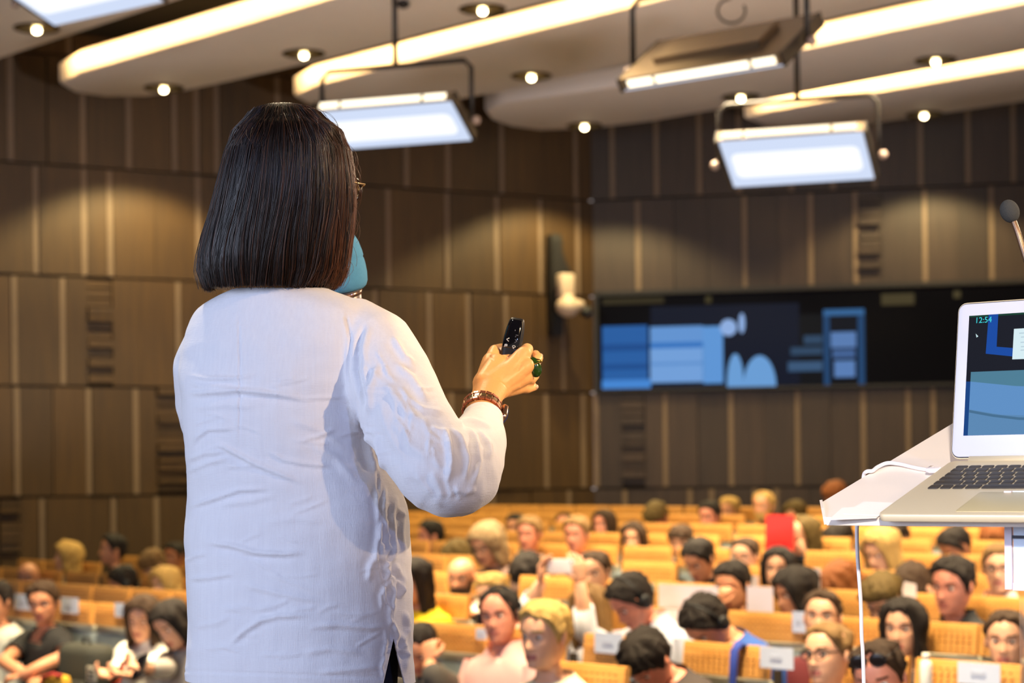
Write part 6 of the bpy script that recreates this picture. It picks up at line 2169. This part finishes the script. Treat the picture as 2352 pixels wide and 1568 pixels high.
# ---- gooseneck microphone on the lectern
M_FOAMK = mat('dark_grey_foam', srgb(40, 42, 44), 0.95, noise=0.1, scale=300, bump=0.4, bscale=900)
M_NECK = mat('bronze_gooseneck', srgb(104, 84, 70), 0.35, 0.8)
gb = LP(0.40, 0.30, -BTH)
gm = empty('gooseneck_microphone', gb, 0, 'slim gooseneck microphone with dark foam head above the laptop', 'microphone')
GI = Matrix.Translation(gb).inverted()
h0 = P(2313, 470, 2.78); h1 = P(2330, 512, 2.78)
hx = (h1 - h0).normalized()
mb = MB(); mb.ball(P(2319, 485, 2.78), (0.0132, 0.0132, 0.0165), 24, 16, rot=Matrix.Rotation(0.36, 3, 'Y').inverted()); o = mb.build('foam_head', M_FOAMK); adopt(o, gm, GI)
pth = smooth_path([P(2327, 505, 2.78), P(2338, 535, 2.775), P(2352, 580, 2.77), P(2392, 700, 2.75), P(2460, 830, 2.72), P(2580, 940, 2.69), P(2720, 1010, 2.66), gb + Vector((-0.03, 0, 0.05)), gb + Vector((0, 0, 0.01))])
mb = MB(); mb.tube(pth, 0.0042, 10); o = mb.build('neck', M_NECK); adopt(o, gm, GI)
mb = MB(); mb.tube([gb + ln_ * -0.001, gb + ln_ * 0.012, gb + ln_ * 0.02], [0.022, 0.02, 0.008], 20); o = mb.build('mount', M_BLKPL); adopt(o, gm, GI)

# ================================================================== small things among the audience
def row_pt(px, py, s):
    d = ray(px, py)
    D = s / (d.x * V.x + d.y * V.y)
    return Vector((0, 0, ZC)) + d * D


M_CARD = mat('pale_blue_card', srgb(198, 206, 224), 0.8)
M_CARDT = mat('grey_card_print', srgb(178, 185, 204), 0.8)
M_SHEET = mat('white_sheet', srgb(226, 212, 216), 0.8)


def card(x0, y0, x1, y1, s, label, name='reserved_card', m=None, th=0.003, print_=True, cat='card', group=None, lean=0.0):
    c = row_pt((x0 + x1) / 2, (y0 + y1) / 2, s)
    a0 = row_pt(x0, (y0 + y1) / 2, s); a1 = row_pt(x1, (y0 + y1) / 2, s)
    w = (a1 - a0).length; h = (row_pt((x0 + x1) / 2, y0, s) - row_pt((x0 + x1) / 2, y1, s)).length
    e = empty(name, c, HALL_ROT, label, cat, group)
    Rl = Matrix.Rotation(lean, 3, 'X')
    mb = MB()
    g = [[Rl @ Vector((w * (i / 6 - 0.5), y + 0.004 * math.sin(i * 1.1), h * k)) for i in range(7)] for k, y in ((-0.5, -th / 2),)]
    front0 = [Rl @ Vector((w * (i / 6 - 0.5), -th / 2 - 0.003 * math.sin(i / 6 * PI), -h / 2)) for i in range(7)]
    front1 = [Rl @ Vector((w * (i / 6 - 0.5), -th / 2 - 0.003 * math.sin(i / 6 * PI), h / 2)) for i in range(7)]
    back0 = [v + Vector((0, th, 0)) for v in reversed(front0)]; back1 = [v + Vector((0, th, 0)) for v in reversed(front1)]
    mb.loft([front0 + back0, front1 + back1])
    mb.build('sheet', m or M_CARD, e, angle=40)
    if print_:
        mb = MB(); mb.box(Rl @ Vector((0, -th / 2 - 0.0045, 0.0)), (w * 0.34, 0.002, h * 0.22), Rl)
        mb.build('print', M_CARDT, e, smooth=False)
    return e


GC = 'white cards hung on the wooden seat tops'
sA, sB, sC, sD = ROW['A'] - 0.016, ROW['B'] - 0.016, ROW['C'] - 0.016, ROW['D'] - 0.016
card(1366, 1453, 1430, 1500, sA, 'pale card on the wooden seat top between cream T-shirt and bent forward sitter', group=GC)
card(1746, 1486, 1822, 1535, sA, 'pale card on the seat top left of the sitter with dark rimmed glasses', group=GC)
card(2200, 1522, 2297, 1572, sA, 'pale card on the seat top at the bottom right corner of the photo', group=GC)
card(1820, 1404, 1850, 1452, sB, 'pale card half hidden by the sitter in dark red top', group=GC)
card(140, 1372, 180, 1408, sA, 'pale blue card on the seat top right of the black T-shirt sitter', group=GC)
card(264, 1385, 303, 1417, sA, 'pale blue card on the seat top left of the white jacket sitter', group=GC)
card(34, 1364, 72, 1400, sA, 'pale blue card on the seat top left of the black T-shirt sitter', group=GC)
card(1094, 1443, 1117, 1468, sA, 'small pale card peeping out left of the pink shirt', group=GC)
card(1527, 1398, 1570, 1448, sB, 'pinkish card on the seat top left of the blue hooded top', m=M_SHEET, print_=False, group=GC)
card(1512, 1343, 1648, 1398, ROW['B'] + 0.012, 'wide white sheet propped on the seat tops behind the blue hooded top', 'paper_sheet', M_SHEET, print_=False, cat='paper')
card(1716, 1347, 1775, 1404, ROW['B'] + 0.012, 'white sheet propped on the seat top left of the sitter turned left', 'paper_sheet', M_SHEET, print_=False, cat='paper')
card(1850, 1304, 1884, 1362, ROW['C'] + 0.012, 'white sheet propped on a seat top under the lectern corner', 'paper_sheet', M_SHEET, print_=False, cat='paper')
card(1722, 1322, 1742, 1366, ROW['C'] + 0.012, 'narrow white sheet beside the sitter with chin on hand', 'paper_sheet', M_SHEET, print_=False, cat='paper')
# folded tent card
c = row_pt(2086, 1355, ROW['C'] - 0.05)
e = empty('folded_card', c, HALL_ROT, 'small white folded card before the bowed sitter right of the cable', 'card')
mb = MB(); mb.loft([[Vector((-0.04, -0.012, -0.045)), Vector((0.04, -0.012, -0.035)), Vector((0.04, 0.012, -0.035)), Vector((-0.04, 0.012, -0.045))], [Vector((-0.02, -0.002, 0.04)), Vector((0.045, -0.002, 0.03)), Vector((0.045, 0.002, 0.03)), Vector((-0.02, 0.002, 0.04))]])
mb.build('sheet', M_SHEET, e, smooth=False)
# white upright tube between the seats
c = row_pt(2127, 1512, ROW['A'] - 0.06)
mb = MB(); mb.tube([Vector((0, 0, -0.30)), Vector((0, 0, -0.03)), Vector((0, 0, -0.01)), Vector((0, 0, 0))], [0.022, 0.023, 0.019, 0.008], 16)
e = empty('water_bottle', c, HALL_ROT, 'white upright bottle between the wooden seat tops at the bottom right', 'bottle')
mb.build('flask', mat('white_bottle', srgb(232, 226, 214), 0.4), e)
mb = MB(); mb.tube([Vector((0, 0, -0.002)), Vector((0, 0, 0.02))], 0.014, 14); mb.build('cap', mat('pale_bottle_cap', srgb(220, 212, 198), 0.4), e)

# phone held up by two hands
F_, rt_ = FIGS['M14']
D0 = (rt_ + HR3 @ Vector((0, -0.035, 0))).y
c = P(1288, 1300, D0 - 0.32)
e = empty('smartphone', c, 0, 'white smartphone held sideways by two raised hands', 'phone')
M_PHW = mat('white_phone_shell', srgb(238, 230, 234), 0.35)
w = 62 / FPX * (D0 - .32); h = 34 / FPX * (D0 - .32)
mb = MB(); mb.rbox((0, 0, 0), (w, h, 0.009), 0.012, Matrix.Rotation(PI / 2, 3, 'X')); mb.build('shell', M_PHW, e, angle=40)
mb = MB(); mb.tube([(w * 0.38, -0.0045, h * 0.28), (w * 0.38, -0.0065, h * 0.28)], 0.005, 12); mb.build('camera_lens', M_BLKPL, e)
# red folder
F_, rt_ = FIGS['R4']
D0 = (rt_ + HR3 @ Vector((0, -0.035, 0))).y
c = P(1791, 1224, D0 - 0.34)
M_RED = mat('red_folder_board', srgb(238, 44, 40), 0.5)
M_REDD = mat('dark_red_print', srgb(200, 24, 30), 0.5)
e = empty('folder', c, 0, 'bright red folder held up in the audience', 'folder')
k_ = (D0 - .34) / FPX
mb = MB(); mb.box((0, 0, 0), (66 * k_, 0.008, 84 * k_), Matrix.Rotation(0.03, 3, 'Y')); o = mb.build('cover', M_RED, e, smooth=False)
mb = MB(); mb.box((0.0, -0.006, -26 * k_), (38 * k_, 0.003, 8 * k_)); mb.build('print', M_REDD, e, smooth=False)
# orange phone and dark phone of the left pair
for pid, px_, py_, dd, m_, lab in (('L10', 270, 1546, 0.36, mat('orange_phone_case', srgb(206, 84, 44), 0.5), 'orange red phone in the hands of the white jacket sitter'),
                                   ('L11', 322, 1530, 0.40, M_BLKPL, 'dark phone in the hands of the grey top sitter')):
    F_, rt_ = FIGS[pid]
    D0 = (rt_ + HR3 @ Vector((0, -0.035, 0))).y
    e = empty('smartphone', P(px_, py_, D0 - dd), HALL_ROT, lab, 'phone')
    mb = MB(); mb.rbox((0, 0, 0), (0.085, 0.155, 0.010), 0.014, Matrix.Rotation(0.9, 3, 'X') @ Matrix.Rotation(0.5, 3, 'Z')); mb.build('shell', m_, e, angle=40)
    mb = MB(); mb.rbox(Matrix.Rotation(0.9, 3, 'X') @ Vector((0, 0, 0.0055)), (0.077, 0.14, 0.002), 0.01, Matrix.Rotation(0.9, 3, 'X') @ Matrix.Rotation(0.5, 3, 'Z')); mb.build('glass', M_CLKG, e, angle=40)
# handheld black microphone of the light grey T-shirt sitter
F_, rt_ = FIGS['M9']
D0 = (rt_ + HR3 @ Vector((0, -0.035, 0))).y
e = empty('microphone', P(1078, 1416, D0 - 0.36), 0, 'small black foam microphone held by the light grey T-shirt sitter', 'microphone')
mb = MB(); mb.ball((0, 0, 0), (0.036, 0.036, 0.042), 18, 12); mb.build('windscreen', M_FOAMK, e)
mb = MB(); mb.tube([(0, 0, -0.03), (0.0, -0.01, -0.16)], [0.014, 0.011], 12); mb.build('handle', M_BLKPL, e)
# backpack beside the black T-shirt
c = row_pt(200, 1520, 5.62)
M_BAG = mat('dark_green_grey_bag', srgb(46, 46, 38), 0.85, noise=0.2, scale=30, bump=0.3)
e = empty('backpack', Vector((c.x, c.y, 0.45)), HALL_ROT, 'dark backpack with a pale label, on the seat right of the black T-shirt sitter', 'bag')
mb = MB()
mb.rbox((0, 0, c.z - 0.45 - 0.16), (0.40, 0.20, 0.52), 0.09, seg=6)
bp_ = mb.build('bag_body', M_BAG, e, angle=60)
mb = MB(); mb.tube([Vector((-0.04, 0, c.z - 0.45 + 0.09)), Vector((-0.03, 0, c.z - 0.45 + 0.13)), Vector((0.03, 0, c.z - 0.45 + 0.13)), Vector((0.04, 0, c.z - 0.45 + 0.09))], 0.009, 8); mb.build('handle', M_BLKPL, e)
mb = MB(); mb.rbox((0, -0.11, c.z - 0.45 - 0.22), (0.30, 0.05, 0.26), 0.02, seg=4); mb.build('pocket', M_BAG, e, angle=60)
q = row_pt(210, 1548, 5.48)
ql = HR3.transposed() @ (q - Vector((c.x, c.y, 0.45)))
mb = MB(); mb.rbox((ql.x, -0.138, ql.z), (0.10, 0.085, 0.004), 0.01, Matrix.Rotation(PI / 2, 3, 'X')); mb.build('label_patch', mat('pale_label_patch', srgb(206, 196, 172), 0.7), e, angle=40)
mb = MB()
for k in range(3):
    mb.box((ql.x - 0.005 + 0.008 * (k % 2), -0.1415, ql.z + 0.022 - 0.022 * k), (0.06, 0.002, 0.010))
mb.build('patch_print', M_BAG, e, smooth=False)
# yellow and red bag at the bottom left
c = row_pt(128, 1562, 5.40)
e = empty('shoulder_bag', c, HALL_ROT, 'yellow and red cloth bag below the black T-shirt at the bottom left', 'bag')
mb = MB(); mb.rbox((0, 0, -0.05), (0.20, 0.10, 0.16), 0.04, seg=5); mb.build('bag_body', mat('yellow_cloth', srgb(206, 156, 40), 0.85), e, angle=60)
mb = MB(); mb.tube([(-0.1, -0.05, -0.1), (-0.03, -0.056, 0.02), (0.06, -0.056, 0.04), (0.1, -0.02, 0.03)], 0.012, 8); mb.build('strap', mat('red_strap', srgb(160, 40, 30), 0.8), e)
# blue scarf hanging between two seats
c = row_pt(1694, 1505, ROW['A'] - 0.03)
mb = MB()
mb.tube([Vector((0.0, 0.05, 0.03)), Vector((0.0, 0.01, 0.045)), Vector((0.002, -0.02, 0.02)), Vector((0.0, -0.028, -0.06)), Vector((-0.004, -0.028, -0.16)), Vector((-0.004, -0.026, -0.2))], [0.016, 0.02, 0.02, 0.019, 0.015, 0.008], 10, flat=0.6)
o = mb.build('scarf', cloth_mat((40, 62, 150)), None, loc=c); o.rotation_euler = (0, 0, HALL_ROT)
tag(o, 'blue scarf hanging over the gap between seat tops, below the blue hooded top', 'scarf')
